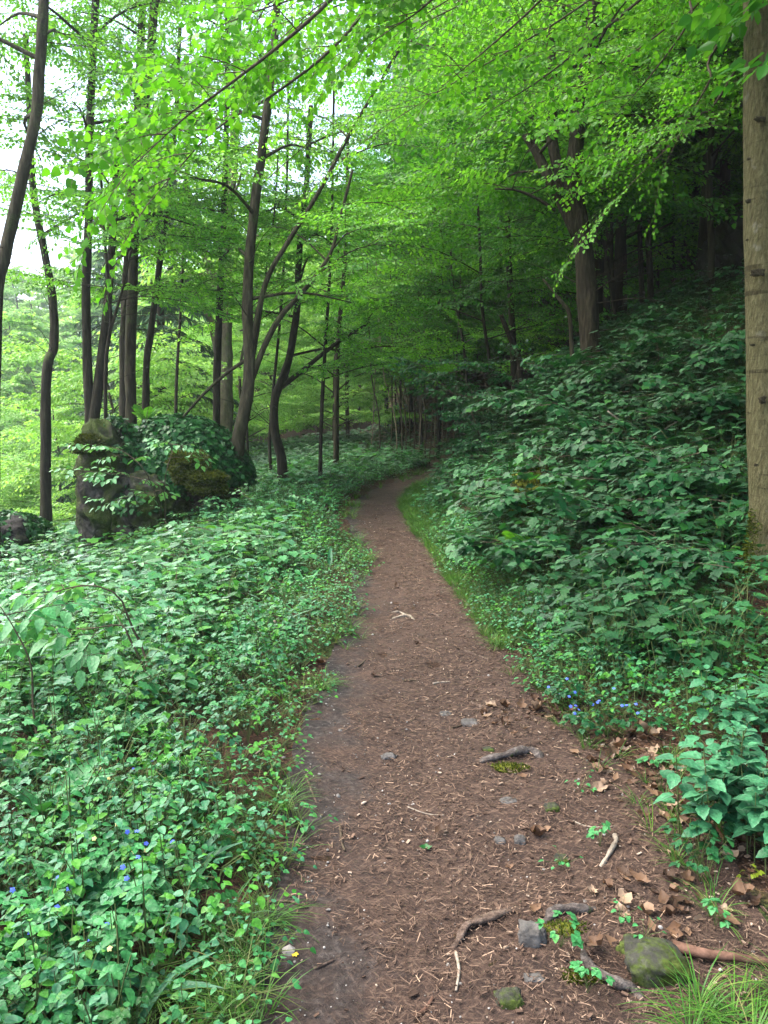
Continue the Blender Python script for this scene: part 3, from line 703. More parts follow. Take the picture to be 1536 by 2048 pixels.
    place(K_TWH, rng.integers(0, 5, m), rot_dir(np.stack([np.cos(a), np.sin(a), rng.uniform(-.35, .15, m)], -1), rng.normal(0, .2, m)), T, rng.uniform(.6, 1.4, m), lm, LOBED, wm, size=1.2) if 0 else [place(K_TWH, rng.integers(0, 5, q.sum()), rot_dir(np.stack([np.cos(a), np.sin(a), zz], -1)[q], rng.normal(0, .2, q.sum())), T[q], rng.uniform(.6, 1.4, q.sum()), lm, pro, wm, size=sz_) for zz in [rng.uniform(-.35, .15, m)] for pk in [rng.random(m)] for q, pro, sz_ in ((pk < .55, LOBED, 1.2), ((pk >= .55) & (pk < .8), LEAF4, 1.0), (pk >= .8, ROUND, .8))]
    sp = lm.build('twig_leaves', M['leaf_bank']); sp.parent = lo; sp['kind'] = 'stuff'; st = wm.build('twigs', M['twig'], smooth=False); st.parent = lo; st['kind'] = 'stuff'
    # ---- grass fringe
    lm = MB()
    x, y = sample(5200, -1.4, 2.6, 1.2, 22, 1.3)
    sl = pl(y) - x; sr = x - pr(y)
    k = ((np.abs(sl - .06) < .13 + .1 * fbm(y * 2, y * 0, 7)) | (np.abs(sr - .12) < .16)) & (rng.random(len(x)) < np.clip(.25 + 2.5 * fbm(x * 1.5, y * 1.5, 77), .03, 1))
    scatter_herb(K_GRA, x[k], y[k], BLADE, lm, None, .4, .9, tints=False)
    x, y = sample(12000, -.2, 2.2, 5.2, 17); sr = x - pr(y); k = (sr > -.05) & (sr < .55) & (rng.random(len(x)) < .9); scatter_herb(K_GRA, x[k], y[k], BLADE, lm, None, .3, .5, tints=False)   # lawn-like verge
    x, y = sample(700, -1.2, -.2, 1.5, 2.9); k = (pl(y) - x < .42) & (pl(y) - x > .03) & (rng.random(len(x)) < np.clip(.15 + 3 * fbm(x * 3, y * 3, 78), 0, 1) * .6); scatter_herb(K_GRA, x[k], y[k], BLADE, lm, None, .15, .32, tints=False)
    x, y = sample(700, .9, 2.2, 1.8, 4.2); k = rng.random(len(x)) < np.clip(.1 + 2 * fbm(x * 2, y * 2, 177), 0, 1) * .5; scatter_herb(K_GRA, x[k], y[k], BLADE, lm, None, .15, .4, tints=False)
    tag(lm.build('verge_grass', M['grass']), 'short bright grass fringing both edges of the path', 'grass', kind='stuff')
herbs()

def crag(center, size, seed, sub=6, amp=.3, freq=1.5):
    V, lo, to = ico(sub)
    p = V * np.asarray(size) / max(size)
    q = lambda f, o: fbm(p[:, 0] * f + p[:, 2] * f * .6 + seed, p[:, 1] * f - p[:, 2] * f * .8 + seed * 2, seed + o, 3)
    led = np.abs(((p[:, 2] + .25 * q(2, 7)) * 4.5) % 1 - .5) - .25           # bedding ledges
    d = amp * q(freq, 1) + amp * .55 * (-np.abs(q(freq * 3, 2)) + .15) + amp * .3 * q(freq * 8, 3) + .13 * led + .03 * q(freq * 22, 4)
    W = np.sign(V) * np.abs(V) ** .86 * (1 + 1.25 * d)[:, None]
    return W * np.asarray(size) + np.asarray(center), lo, to

# ------------------------------------------------------------------ trees
K_S = [spray_kit(1.7, .075, 300 + i) for i in range(6)]            # small-leaved sprays
K_M = [spray_kit(1.9, .10, 320 + i, droop=.18) for i in range(6)]  # medium
K_B = [spray_kit(2.6, .16, 340 + i, nside=14, tw=.010) for i in range(5)]  # far trees
K_L = [spray_kit(1.0, .085, 360 + i, nside=8, droop=.3, tw=.004, tilt=.5) for i in range(6)]   # overhanging lime

def tree_wood(wb, path, r0, r1, seg=10, n=None, rough=.16, flare=.0, seed=0):
    L = np.linalg.norm(np.diff(np.asarray(path), axis=0), axis=1).sum()
    n = n or max(8, int(L * 8))
    c = cr(path, n); t = np.linspace(0, 1, n)
    rad = r0 + (r1 - r0) * t ** .9
    if flare: rad = rad * (1 + flare * np.exp(-t * L / .28))
    wb.tube(c, rad, seg, rough, seed)
    return c, rad

def grow(wb, c, rad, g, nb, lo, hi, ln, sprays, per=6, az=None, azw=math.pi, up=(.1, .7), seg=5):
    """limbs out of the curve c between fractions lo..hi; each carries sprays"""
    n = len(c)
    for b in range(nb):
        f = lo + (hi - lo) * (b + g.uniform(0, .9)) / nb
        i = min(int(f * (n - 1)), n - 1); p = c[i]
        a = (g.uniform(-azw, azw) + az) if az is not None else (b * 2.4 + g.uniform(-.5, .5))
        L = ln(f) * g.uniform(.7, 1.25); e = g.uniform(*up)
        d = np.array([math.cos(a), math.sin(a), e]); d /= np.linalg.norm(d)
        q = [p, p + d * L * .5 + np.array([0, 0, .03 * L]), p + d * L + np.array([g.normal(0, .08) * L, g.normal(0, .08) * L, -.10 * L])]
        bc = cr(q, 7); r0 = min(rad[i] * .5, .012 + .012 * L)
        wb.tube(bc, np.linspace(r0, r0 * .25, 7), seg, cap=False)
        for k in range(per):
            ff = .25 + .75 * (k + g.uniform(0, .8)) / per; j = min(int(ff * 6), 5); u = ff * 6 - j
            pp = bc[j] * (1 - u) + bc[min(j + 1, 6)] * u
            sa = a + (1 if k % 2 else -1) * g.uniform(.4, 1.1) * (0.3 if k == per - 1 else 1)
            sprays.append((pp, np.array([math.cos(sa), math.sin(sa), g.uniform(-.15, .35)]), g.uniform(.65, 1.15), g.normal(0, .3)))

def leafy(name_parent, sprays, kits, proto, lmat, wb, bark, size=1.0, sag=.15, twigs=True, g=None, leafname='crown'):
    lm = MB()
    if sprays:
        T = np.array([s[0] for s in sprays]); D = np.array([s[1] for s in sprays]); sc = np.array([s[2] for s in sprays]); ro = np.array([s[3] for s in sprays])
        place(kits, (g or rng).integers(0, len(kits), len(T)), rot_dir(D, ro), T, sc, lm, proto, wb if twigs else None, size=size, sag=sag)
        lm.build(leafname, M[lmat], name_parent)
    wb.build('trunk', M[bark], name_parent)

def base_to_ground(pts):
    pts = [np.array(p, float) for p in pts]
    pts[0][2] = h1(pts[0][0], pts[0][1]) - .12
    return pts

def pxs(d, *pp):
    """trunk or limb through photo pixels; an item may carry its own distance"""
    return [P(q[0], q[1], q[2] if len(q) > 2 else d) for q in pp]

TG = {}
def tree(name, label, d, px, r0, r1, limbs=(), nb=10, lo=.45, hi=1.0, ln=lambda f: 2.2, per=6, kits=None, proto=LEAF2, lmat='leaf_bright', bark='bark_dark', size=1.0, seed=1, flare=.5, group='trees standing along the path', az=None, azw=math.pi, up=(.05, .6), top=1.5, limb_nb=4, sink=True, cat='tree', rough=.26):
    g = np.random.default_rng(seed)
    r0 *= .82; r1 *= .84
    pts = pxs(d, *px)
    if sink: pts = base_to_ground(pts)
    if top: pts.append(pts[-1] + nrm(pts[-1] - pts[-2]) * top * .6 + np.array([0, 0, top * .5]))
    t = thing(name, label, cat, pts[0] + np.array([0, 0, .12]), group)
    wb = MB(); sprays = []
    c, rad = tree_wood(wb, pts, r0, r1, 18, flare=flare, seed=seed, rough=rough)
    if nb: grow(wb, c, rad, g, int(nb * .62 + .5), lo, hi, ln, sprays, per, az, azw, up)
    for (lp, a, b, lfrac) in limbs:
        lc, lr = tree_wood(wb, pxs(d, *lp), a, b, 8, seed=seed + 5)
        if lfrac is not None: grow(wb, lc, lr, g, limb_nb, lfrac, 1.0, lambda f: 1.5, sprays, 4)
    for q in range(7 if nb and bark != 'bark_beech' else 0):
        i = int(len(c) * g.uniform(.15, .75)); a = g.uniform(0, 6.28); l = g.uniform(.5, 1.6) * (.5 + r0 * 4)
        d_ = np.array([math.cos(a), math.sin(a), g.uniform(-.2, .9)]); e = c[i] + d_ * l
        tw = cr([c[i], c[i] + d_ * l * .5 + g.normal(0, .06 * l, 3), e + np.array([0, 0, -.1 * l])], 7)
        wb.tube(tw, np.linspace(.009, .002, 7) * (.6 + r0 * 4), 4, cap=False)
        for k in range(2):
            j = g.integers(2, 6); v = d_ + g.normal(0, .5, 3); wb.tube(np.array([tw[j], tw[j] + v * l * .22, tw[j] + v * l * .4]), [.004, .003, .0012], 3, cap=False)
    leafy(t, sprays, kits or K_S, proto, lmat, wb, bark, size, g=g)
    return t

def hero_trees():
    g = None
    # --- valley side
    tree('leaning_tree', 'dark grey tree bending in a long curve along the left picture edge', 11, [(-35, 900), (-8, 640), (12, 500), (45, 350), (72, 230), (80, 120), (88, 0), (92, -90)], .105, .075, bark='bark_mid', nb=12, lo=.5, seed=2, ln=lambda f: 2.0, per=5, az=2.6, azw=1.2)
    tree('curved_tree', 'thin dark tree with an S-shaped lower trunk rising out of bright valley scrub', 15, [(78, 860), (92, 770), (108, 690), (104, 590), (88, 500), (66, 380), (60, 250)], .115, .06, bark='bark_dark', nb=6, lo=.6, seed=3, ln=lambda f: 1.5, per=4)
    tree('twin_stem_tree', 'two-stemmed dark tree growing on the far edge of the mossy rock', 13.5, [(180, 900), (176, 760), (172, 600), (178, 420), (180, 250), (188, 60), (192, -40)], .098, .06,
         limbs=[([(183, 865), (198, 760), (212, 640), (222, 520), (230, 400), (236, 250)], .10, .045, .5)], nb=14, lo=.35, seed=4, ln=lambda f: 1.7, per=6)
    tree('forked_sapling', 'thin black sapling forking low beside the two-stemmed tree', 13.2, [(205, 880), (211, 760), (219, 670), (222, 640), (216, 560), (208, 450)], .045, .02,
         limbs=[([(221, 660), (236, 610), (250, 560), (262, 500)], .03, .012, .5)], nb=6, lo=.5, seed=5, ln=lambda f: 1.0, per=4, flare=.2, top=1)
    tree('dark_tree', 'straight dark brown trunk just behind the pale straight one above the rock', 16, [(243, 870), (248, 720), (254, 560), (262, 400), (276, 200), (286, 0), (290, -60)], .12, .07, nb=14, lo=.35, seed=6, ln=lambda f: 2.0, per=6)
    tree('straight_tree', 'straight grey brown trunk, the stoutest rising behind the ivy rock', 15, [(260, 870), (261, 740), (264, 600), (270, 440), (288, 250), (305, 60), (312, -60)], .128, .085, bark='bark_mid', nb=14, lo=.4, seed=7, ln=lambda f: 2.0, per=6)
    tree('slanting_tree', 'slender dark tree slanting to the upper right behind the rock fern', 14.5, [(286, 860), (292, 760), (302, 660), (318, 540), (328, 460), (340, 350), (352, 240)], .085, .04, nb=9, lo=.5, seed=8, ln=lambda f: 1.6, per=5)
    tree('upright_tree', 'thin upright dark tree just left of the big leaning forked tree', 16, [(430, 920), (434, 760), (440, 600), (446, 450), (452, 290), (455, 100)], .10, .05, nb=10, lo=.4, seed=9, ln=lambda f: 1.8, per=5)
    tree('pale_tree', 'pale mossy trunk forking into wide bare limbs well behind the rock', 24, [(452, 930), (452, 800), (452, 680), (456, 600), (452, 520), (460, 400), (470, 250)], .27, .14, bark='bark_pale',
         limbs=[([(440, 720), (420, 640), (390, 585), (366, 556)], .14, .05, .6), ([(452, 600), (430, 560), (408, 500), (396, 440), (370, 360)], .18, .06, .5)], nb=10, lo=.55, kits=K_B, lmat='leaf_far', seed=10, ln=lambda f: 2.8, per=5, top=4)
    tree('forked_tree', 'big brown tree at the path bend leaning right with two long rising limbs', 12.3, [(458, 972), (474, 900), (487, 830), (499, 750), (497, 680), (495, 600), (500, 500), (512, 390), (530, 250), (546, 120), (555, -20)], .132, .062, bark='bark_mid',
         limbs=[([(501, 765), (530, 690), (560, 635), (600, 590), (640, 540), (664, 500), (682, 430), (705, 340)], .052, .02, .45), ([(503, 692), (520, 610), (540, 545), (585, 470), (640, 380), (690, 285), (724, 225), (775, 140), (820, 60)], .048, .018, .5), ([(492, 720), (455, 745), (410, 785), (370, 830), (345, 860)], .032, .014, None)],
         nb=13, lo=.45, seed=11, ln=lambda f: 1.6, per=5, flare=.3)
    tree('crooked_tree', 'dark crooked trunk with a kinked foot beside the forked tree', 16, [(566, 985), (563, 920), (549, 860), (550, 800), (570, 745), (584, 690), (595, 600), (600, 480), (612, 380)], .13, .06,
         limbs=[([(561, 775), (600, 745), (645, 708), (690, 675), (740, 645)], .06, .025, .3)], nb=10, lo=.5, seed=12, ln=lambda f: 2.0, per=5)
    tree('slim_tree', 'slim straight mossy stem alone between the crooked tree and the dark wood', 19, [(672, 950), (673, 820), (676, 680), (690, 520), (694, 380)], .085, .04, bark='bark_mid', nb=8, lo=.25, seed=13, ln=lambda f: 2.0, per=6, lmat='leaf_bright')
    tree('whip_tree', 'whip-thin dark stem beside the foot of the crooked tree', 15, [(494, 985), (495, 900), (496, 800), (520, 640), (538, 500), (548, 430)], .035, .015, nb=7, lo=.4, seed=14, ln=lambda f: 1.2, per=5, flare=.1, top=1)
    # --- bank side
    tree('maple_tree', 'stout ridged maple forking above the leafy bank', 12, [(1196, 800), (1186, 720), (1176, 620), (1168, 520), (1160, 450), (1148, 380), (1152, 280), (1164, 180), (1182, 60), (1190, -60)], .20, .10, bark='bark_maple',
         limbs=[([(1158, 470), (1130, 410), (1100, 360), (1076, 310), (1050, 270)], .13, .05, .4), ([(1150, 420), (1118, 340), (1104, 270), (1106, 160), (1100, 60), (1098, -40)], .10, .06, .6), ([(1110, 420), (1070, 395), (1030, 380), (990, 378)], .03, .012, .5)],
         nb=14, lo=.62, seed=15, ln=lambda f: 2.4, per=6, kits=K_M, lmat='leaf_bright', flare=.5, rough=.34)
    tree('beech_tree', 'pale smooth trunk cut by the right picture edge, mossy at its foot', 5.6, [(1548, 1165), (1540, 1050), (1534, 900), (1530, 700), (1526, 450), (1524, 200), (1522, -60), (1522, -300), (1520, -600)], .165, .135, bark='bark_beech', nb=40, lo=.72, seed=16, ln=lambda f: 2.8, per=6, kits=K_L, proto=LIME, lmat='leaf_lime', flare=.75, rough=.07)
    bt = bpy.data.objects['beech_tree']; g2 = np.random.default_rng(5); fz = MB()
    bx, by = float(bt['_o'][0]), float(bt['_o'][1]); n = 7000; zz = g2.random(n) ** 1.6 * .55; a_ = g2.uniform(0, 6.28, n); rr = .15 * (1 + .78 * np.exp(-(zz) / .28)) * (.97 + .06 * g2.random(n))
    Pm = np.stack([bx + np.cos(a_) * rr, by + np.sin(a_) * rr, bt['_o'][2] + zz - .08], -1); Dm = nrm(np.stack([np.cos(a_), np.sin(a_), g2.normal(.1, .4, n)], -1) + g2.normal(0, .3, (n, 3)))
    k_ = fbm(a_ * 1.5, zz * 6, 9) > -.35 + zz * .9
    fz.scatter(pr_leaf2(.2, .05, .3), frames(Dm, nrm(g2.normal(0, 1, (n, 3))), g2.uniform(.012, .03, n))[k_], Pm[k_]); fz.build('moss_collar', M['leaf_moss'], bt)
    for px, py, w_, h_ in ((1516, 545, .05, .035), (1497, 402, .022, .02), (1520, 238, .045, .03), (1498, 318, .014, .012), (1505, 690, .02, .010), (1494, 480, .012, .009), (1524, 800, .03, .035), (1512, 930, .018, .014)):
        dx = (px - 1527) / FPX * 5.5; b = MB(); b.add(*crag(P(px, py, 5.606 - math.sqrt(max(.0, .139 ** 2 - dx * dx))), (w_ * .8, .009, h_ * .7), int(px + py), 5, .6, 1.8)); b.build('bark_scar', M['bark_scar'], bt)
    tree('broken_tree', 'dead bare limb stub poking up beside the maple trunk', 11.7, [(1150, 690), (1140, 640), (1128, 610), (1112, 590), (1086, 558)], .045, .02, nb=0, seed=17, bark='bark_mid', flare=0, top=0)
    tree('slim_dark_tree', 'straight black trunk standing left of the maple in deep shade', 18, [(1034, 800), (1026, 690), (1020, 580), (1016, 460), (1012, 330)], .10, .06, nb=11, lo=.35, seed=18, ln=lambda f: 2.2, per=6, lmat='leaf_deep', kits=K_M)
    tree('snapped_tree', 'broken leaning brown snag against the black trunk left of the maple', 17, [(1046, 800), (1040, 730), (1026, 690), (1010, 650), (1002, 630)], .09, .05, nb=0, seed=19, bark='bark_maple', flare=.2, top=0)
    for i, (x0, y0, x1, y1, w, dd, lb) in enumerate([(1222, 740, 1228, 330, .05, 15, 'thin grey stem close behind the maple trunk'), (1282, 740, 1282, 300, .07, 15.5, 'left one of two parallel straight trunks on the shaded bank'), (1297, 730, 1300, 260, .08, 15, 'right one of two parallel straight trunks on the shaded bank'), (1240, 740, 1205, 420, .04, 14, 'thin stem leaning left behind the maple'), (1418, 640, 1424, 240, .07, 12, 'thin branching tree in front of the dark rock face'), (1345, 720, 1352, 300, .045, 16, 'lone thin stem midway between the paired trunks and the dark rock')]):
        tree('bank_tree', lb, dd, [(x0, y0 + 30), (x0 + (x1 - x0) * .3 + 3, y0 * .7 + y1 * .3), (x0 + (x1 - x0) * .65 - 3, y0 * .35 + y1 * .65), (x1, y1)], w, w * .6, nb=10, lo=.4, seed=30 + i, ln=lambda f: 2.0, per=6, lmat='leaf_deep' if i % 2 else 'leaf_bright', kits=K_M, flare=.2, group='thin trees on the shaded bank', size=.95)
    # sapling clump at the bend
    for i, (x0, x1, yb) in enumerate([(795, 770, 930), (812, 800, 925), (828, 822, 915), (842, 838, 920), (858, 872, 922), (873, 880, 925), (884, 876, 915), (905, 915, 900), (760, 745, 930), (740, 752, 930), (938, 930, 880), (850, 842, 922), (867, 868, 924), (820, 806, 918), (804, 790, 926), (836, 846, 920), (892, 896, 912), (780, 786, 928)]):
        dd = 22 + (i * 37 % 7)
        tree('sapling', 'pole-thin sapling in the dim thicket at the path bend', dd, [(x0, yb), (x0 * .7 + x1 * .3 + 3, yb - 90), (x1 - 2, yb - 180), (x1 + (x1 - x0) * .5, yb - 300)], .022 + .005 * (i % 3), .013, bark='bark_mid' if i % 3 else 'bark_pale', nb=5, lo=.6, seed=50 + i, ln=lambda f: 1.2, per=4, lmat='leaf_deep', flare=.1, top=2, group='pole-thin saplings at the bend')
hero_trees()

# ------------------------------------------------------------------ overhanging boughs: trees rooted beside the camera whose limbs reach over the path
def overhang(name, label, root, trunk_top, limbs, r0, seed, lmat='leaf_lime', kits=None, proto=LIME, size=1.0, sag=.35, per=1.5, scl=.85):
    g = np.random.default_rng(seed)
    root = np.array(root, float); root[2] = h1(root[0], root[1]) - .1
    t = thing(name, label, 'tree', root, 'trees standing along the path')
    wb = MB(); sprays = []
    top = np.array(trunk_top, float)
    c, rad = tree_wood(wb, [root, (root * .55 + top * .45) + np.array([.08, .05, 0]), top], r0, r0 * .6, 12, flare=.4, seed=seed)
    for lp in limbs:
        pts = [top + np.array([0, 0, -.3])] + [P(*q) for q in lp]
        n = 26; lc = cr(pts, n); tt = np.linspace(0, 1, n)
        wb.tube(lc, .013 * (1 - tt) + .003, 6, .1, seed, cap=False)
        L = np.linalg.norm(np.diff(lc, axis=0), axis=1).sum()
        ns = int(L * per * 1.7)
        for k in range(ns):
            f = .22 + .78 * (k + g.uniform(0, .8)) / ns; i = min(int(f * (n - 1)), n - 2)
            d = nrm(lc[i + 1] - lc[i]); a = math.atan2(d[1], d[0]) + (1 if k % 2 else -1) * g.uniform(.35, 1.25)
            sprays.append((lc[i], np.array([math.cos(a), math.sin(a), g.uniform(-.35, .25)]), g.uniform(.55, 1.1) * scl, g.normal(0, .4)))
        sprays.append((lc[-1], nrm(lc[-1] - lc[-2]), .8, 0))
    leafy(t, sprays, kits or K_L, proto, lmat, wb, 'twig', size * .64, sag, g=g)
    return t

overhang('lime_tree', 'lime tree whose long low bough hangs big bright leaves over the upper left', (3.3, 1.0, 0), (3.0, 1.6, 5.2),
         [[(800, -160, 4.6), (660, 0, 4.5), (560, 90, 4.4), (450, 175, 4.3), (370, 235, 4.2), (300, 300, 4.1)],
          [(900, -200, 5.2), (700, 60, 5.2), (560, 180, 5.2), (430, 260, 5.0), (320, 380, 4.9)],
          [(940, -220, 5.6), (820, -90, 5.6), (640, -20, 5.6), (520, 20, 5.6), (420, 60, 5.6)],
          [(980, -150, 5.0), (900, -40, 5.0), (840, 20, 5.0), (780, 60, 5.0)]], .13, 401)
overhang('hazel_tree', 'hazel whose drooping twigs hang round leaves in front of the maple fork', (3.9, 3.3, 0), (3.5, 3.8, 5.6),
         [[(1420, -120, 6.0), (1280, 0, 6.0), (1170, 90, 6.0), (1080, 160, 6.0), (1000, 210, 5.9)],
          [(1430, -80, 6.6), (1380, 40, 6.6), (1310, 140, 6.6), (1250, 210, 6.6)],
          [(1350, -200, 6.4), (1150, -60, 6.3), (1040, 40, 6.2), (960, 110, 6.2), (900, 160, 6.1)],
          [(1460, 60, 7.2), (1420, 160, 7.2), (1380, 230, 7.2), (1350, 290, 7.2)],
          [(1330, -260, 7.0), (1100, -120, 7.0), (980, -50, 7.0), (880, 10, 7.0), (820, 50, 6.9)]], .12, 402, per=1.05)
overhang('hornbeam_tree', 'hornbeam reaching a fine leafy bough across the top of the picture', (4.6, 5.6, 0), (4.0, 6.0, 7.0),
         [[(1300, -100, 8.5), (1150, 20, 8.5), (1020, 100, 8.5), (900, 170, 8.5), (820, 220, 8.5)],
          [(1420, -20, 8.8), (1340, 50, 8.8), (1260, 110, 8.8), (1190, 160, 8.8), (1120, 190, 8.8)],
          [(1250, -180, 9.0), (1050, -60, 9.0), (920, 10, 9.0), (820, 60, 9.0), (740, 110, 9.0)],
          [(1460, 160, 8.4), (1400, 230, 8.4), (1340, 290, 8.4), (1290, 340, 8.4)]], .14, 403, lmat='leaf_bright', kits=K_M, proto=LEAF2W, size=.8, sag=.2, per=1.2, scl=.75)

# ------------------------------------------------------------------ woodland behind: a few built trees, copied
def proto_tree(name, label, group, H, r0, nb, lo, ln, kits, lmat, bark, seed, per=6, size=1.0, lean=.06, proto=LEAF2):
    g = np.random.default_rng(seed)
    t = thing(name, label, 'tree', (0, 0, 0), group)
    wb = MB(); sprays = []
    z = np.linspace(0, 1, 6)
    pts = np.stack([lean * H * z ** 1.5 + g.normal(0, .02 * H, 6) * z, g.normal(0, .02 * H, 6) * z, H * z - .4], -1)
    c, rad = tree_wood(wb, pts, r0, r0 * .3, 8, n=16, seed=seed)
    grow(wb, c, rad, g, nb, lo, 1.0, ln, sprays, per)
    leafy(t, sprays, kits, proto, lmat, wb, bark, size, twigs=False, g=g)
    return t

def copy_tree(src, loc, rz, s, label=None):
    o = src.copy(); COL.objects.link(o)
    o.location = loc; o.rotation_euler = (0, 0, rz); o.scale = (s, s, s)
    if label: o['label'] = label
    for ch in src.children:
        c = ch.copy(); COL.objects.link(c); c.parent = o
    return o

def stand(protos, spots, seed):
    g = np.random.default_rng(seed)
    for i, (x, y, s) in enumerate(spots):
        k = i % len(protos); src, used = protos[k]
        loc = (x, y, h1(x, y)); rz = g.uniform(0, 6.28)
        if not used:
            src.location = loc; src.rotation_euler = (0, 0, rz); src.scale = (s, s, s); protos[k][1] = True
        else: copy_tree(src, loc, rz, s)

def poisson(n, x0, x1, y0, y1, dmin, ok, seed, srange=(.85, 1.2)):
    g = np.random.default_rng(seed); pts = []
    for _ in range(n * 40):
        x, y = g.uniform(x0, x1), g.uniform(y0, y1)
        if not ok(x, y): continue
        if all((x - a) ** 2 + (y - b) ** 2 > dmin * dmin for a, b, _ in pts): pts.append((x, y, g.uniform(*srange)))
        if len(pts) >= n: break
    return pts

def woods():
    ga = 'dark trees of the shady wood beyond the bend'
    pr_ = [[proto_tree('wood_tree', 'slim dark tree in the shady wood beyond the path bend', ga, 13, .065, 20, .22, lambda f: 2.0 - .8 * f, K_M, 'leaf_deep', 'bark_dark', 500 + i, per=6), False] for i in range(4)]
    def ok(x, y):
        c = (pl(y) + pr(y)) / 2
        return abs(x - c) > 1.2 and 768 + FPX * x / y > 772
    stand(pr_, poisson(95, -3, 19, 25, 50, 1.35, ok, 600), 601)
    gb = 'tall trees on the upper bank'
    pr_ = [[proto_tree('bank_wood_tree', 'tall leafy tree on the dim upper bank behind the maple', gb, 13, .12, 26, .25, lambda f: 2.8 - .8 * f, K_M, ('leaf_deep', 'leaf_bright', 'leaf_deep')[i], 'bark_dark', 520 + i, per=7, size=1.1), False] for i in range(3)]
    def ok2(x, y):
        px = 768 + FPX * x / y
        return x > pr(y) + 3.4 and not (px > 1130 and px < 1560 and y < 13.5) and px < 2600 and (y > 9 or px > 1720)  # includes unseen trees right of the frame, added to shade the bank
    stand(pr_, poisson(50, 4.2, 20, 4, 27, 1.9, ok2, 610), 611)
    gc = 'bright leafy trees on the valley side'
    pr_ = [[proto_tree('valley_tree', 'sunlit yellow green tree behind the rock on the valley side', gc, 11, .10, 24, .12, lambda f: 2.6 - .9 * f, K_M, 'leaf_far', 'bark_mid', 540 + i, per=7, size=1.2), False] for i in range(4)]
    def ok3(x, y):
        px = 768 + FPX * x / y
        return x < pl(y) - 2.0 and px > 330 and px < 740 and y > 31
    stand(pr_, poisson(8, -14, -.5, 22, 52, 3.4, ok3, 620), 621)
    gd = 'pale bushy trees down in the open valley'
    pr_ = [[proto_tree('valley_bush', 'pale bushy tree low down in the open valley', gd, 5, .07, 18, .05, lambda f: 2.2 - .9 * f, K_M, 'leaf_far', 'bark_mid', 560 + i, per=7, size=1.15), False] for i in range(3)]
    def ok4(x, y):
        px = 768 + FPX * x / y
        return -60 < px < 420 and x < -6 and y > 21
    stand(pr_, poisson(26, -32, -5, 14, 55, 2.6, ok4, 630, (.7, 1.2)), 631)
    ge = 'far trees on the opposite hillside'
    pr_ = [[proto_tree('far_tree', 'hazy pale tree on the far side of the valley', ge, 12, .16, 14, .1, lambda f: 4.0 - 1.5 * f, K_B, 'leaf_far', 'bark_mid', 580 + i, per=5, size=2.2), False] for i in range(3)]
    def ok5(x, y):
        px = 768 + FPX * x / y
        return -80 < px < 760
    stand(pr_, poisson(70, -75, -2, 58, 125, 4.2, ok5, 640, (.8, 1.3)), 641)
woods()

# young trees in view around the bend
def near_fill():
    """medium trees whose foliage fills the middle of the view"""
    specs = [('young_beech', 'young beech spreading flat leafy sprays over the bend', 15.5, [(640, 975), (642, 860), (650, 700), (660, 540), (665, 380)], .05, 'leaf_bright', 71, 7, .3),
             ('young_maple', 'young maple with dense leaf layers right above the bend', 20, [(930, 880), (934, 780), (925, 680), (905, 560), (900, 420)], .05, 'leaf_bright', 73, 18, .2),
             ('young_ash', 'young tree with flat leaf layers between the bend and the black trunk', 16, [(985, 850), (980, 740), (965, 620), (960, 500), (955, 360)], .045, 'leaf_deep', 74, 18, .25),
             ('young_lime', 'slender tree with bright leaves between forked tree and crooked tree', 18, [(545, 990), (540, 860), (560, 640), (570, 480), (575, 300)], .05, 'leaf_bright', 76, 9, .35),
             ('young_oak', 'slender tree with leafy layers between the upright tree and the fern', 18, [(350, 930), (352, 800), (360, 640), (368, 480), (372, 320)], .05, 'leaf_bright', 77, 9, .4)]
    for nm, lb, d, px, r, lmat, sd, nb, lo in specs:
        tree(nm, lb, d, px, r, r * .5, nb=nb, lo=lo, seed=sd, ln=lambda f: 2.2 - .8 * f, per=6, lmat=lmat, flare=.2, kits=K_S, group='young trees around the bend', up=(-.05, .35), top=2)
near_fill()

# ------------------------------------------------------------------ rocks
def blob(center, size, seed, sub=5, amp=.22, freq=1.6, flat=None):
    V, lo, to = ico(sub)
    n = fbm(V[:, 0] * freq + V[:, 2] * 1.3 * freq + seed, V[:, 1] * freq - V[:, 2] * .9 * freq, seed, 5)
    n2 = noise2(V[:, 0] * freq * .8 + seed * 3, V[:, 2] * freq * 1.2 + V[:, 1], seed + 3)
    W = V * (1 + amp * n + amp * .8 * n2)[:, None]
    W = np.sign(W) * np.abs(W) ** .82
    return W * np.asarray(size) + np.asarray(center), lo, to

def fuzz(mb, VF, n, s0, s1, seed):
    """a nap of short moss shoots over a built surface"""
    g = np.random.default_rng(seed); V = VF[0]; c = V.mean(0)
    i = g.integers(0, len(V), n); Nn = nrm((V[i] - c) / np.maximum(V.std(0), 1e-4))
    D = nrm(Nn + g.normal(0, .5, Nn.shape) + np.array([0, 0, .2])); mb.scatter(pr_leaf2(.2, .05, .3), frames(D, nrm(g.normal(0, 1, D.shape)), g.uniform(s0, s1, n)), V[i] + g.normal(0, s0 * .3, Nn.shape))

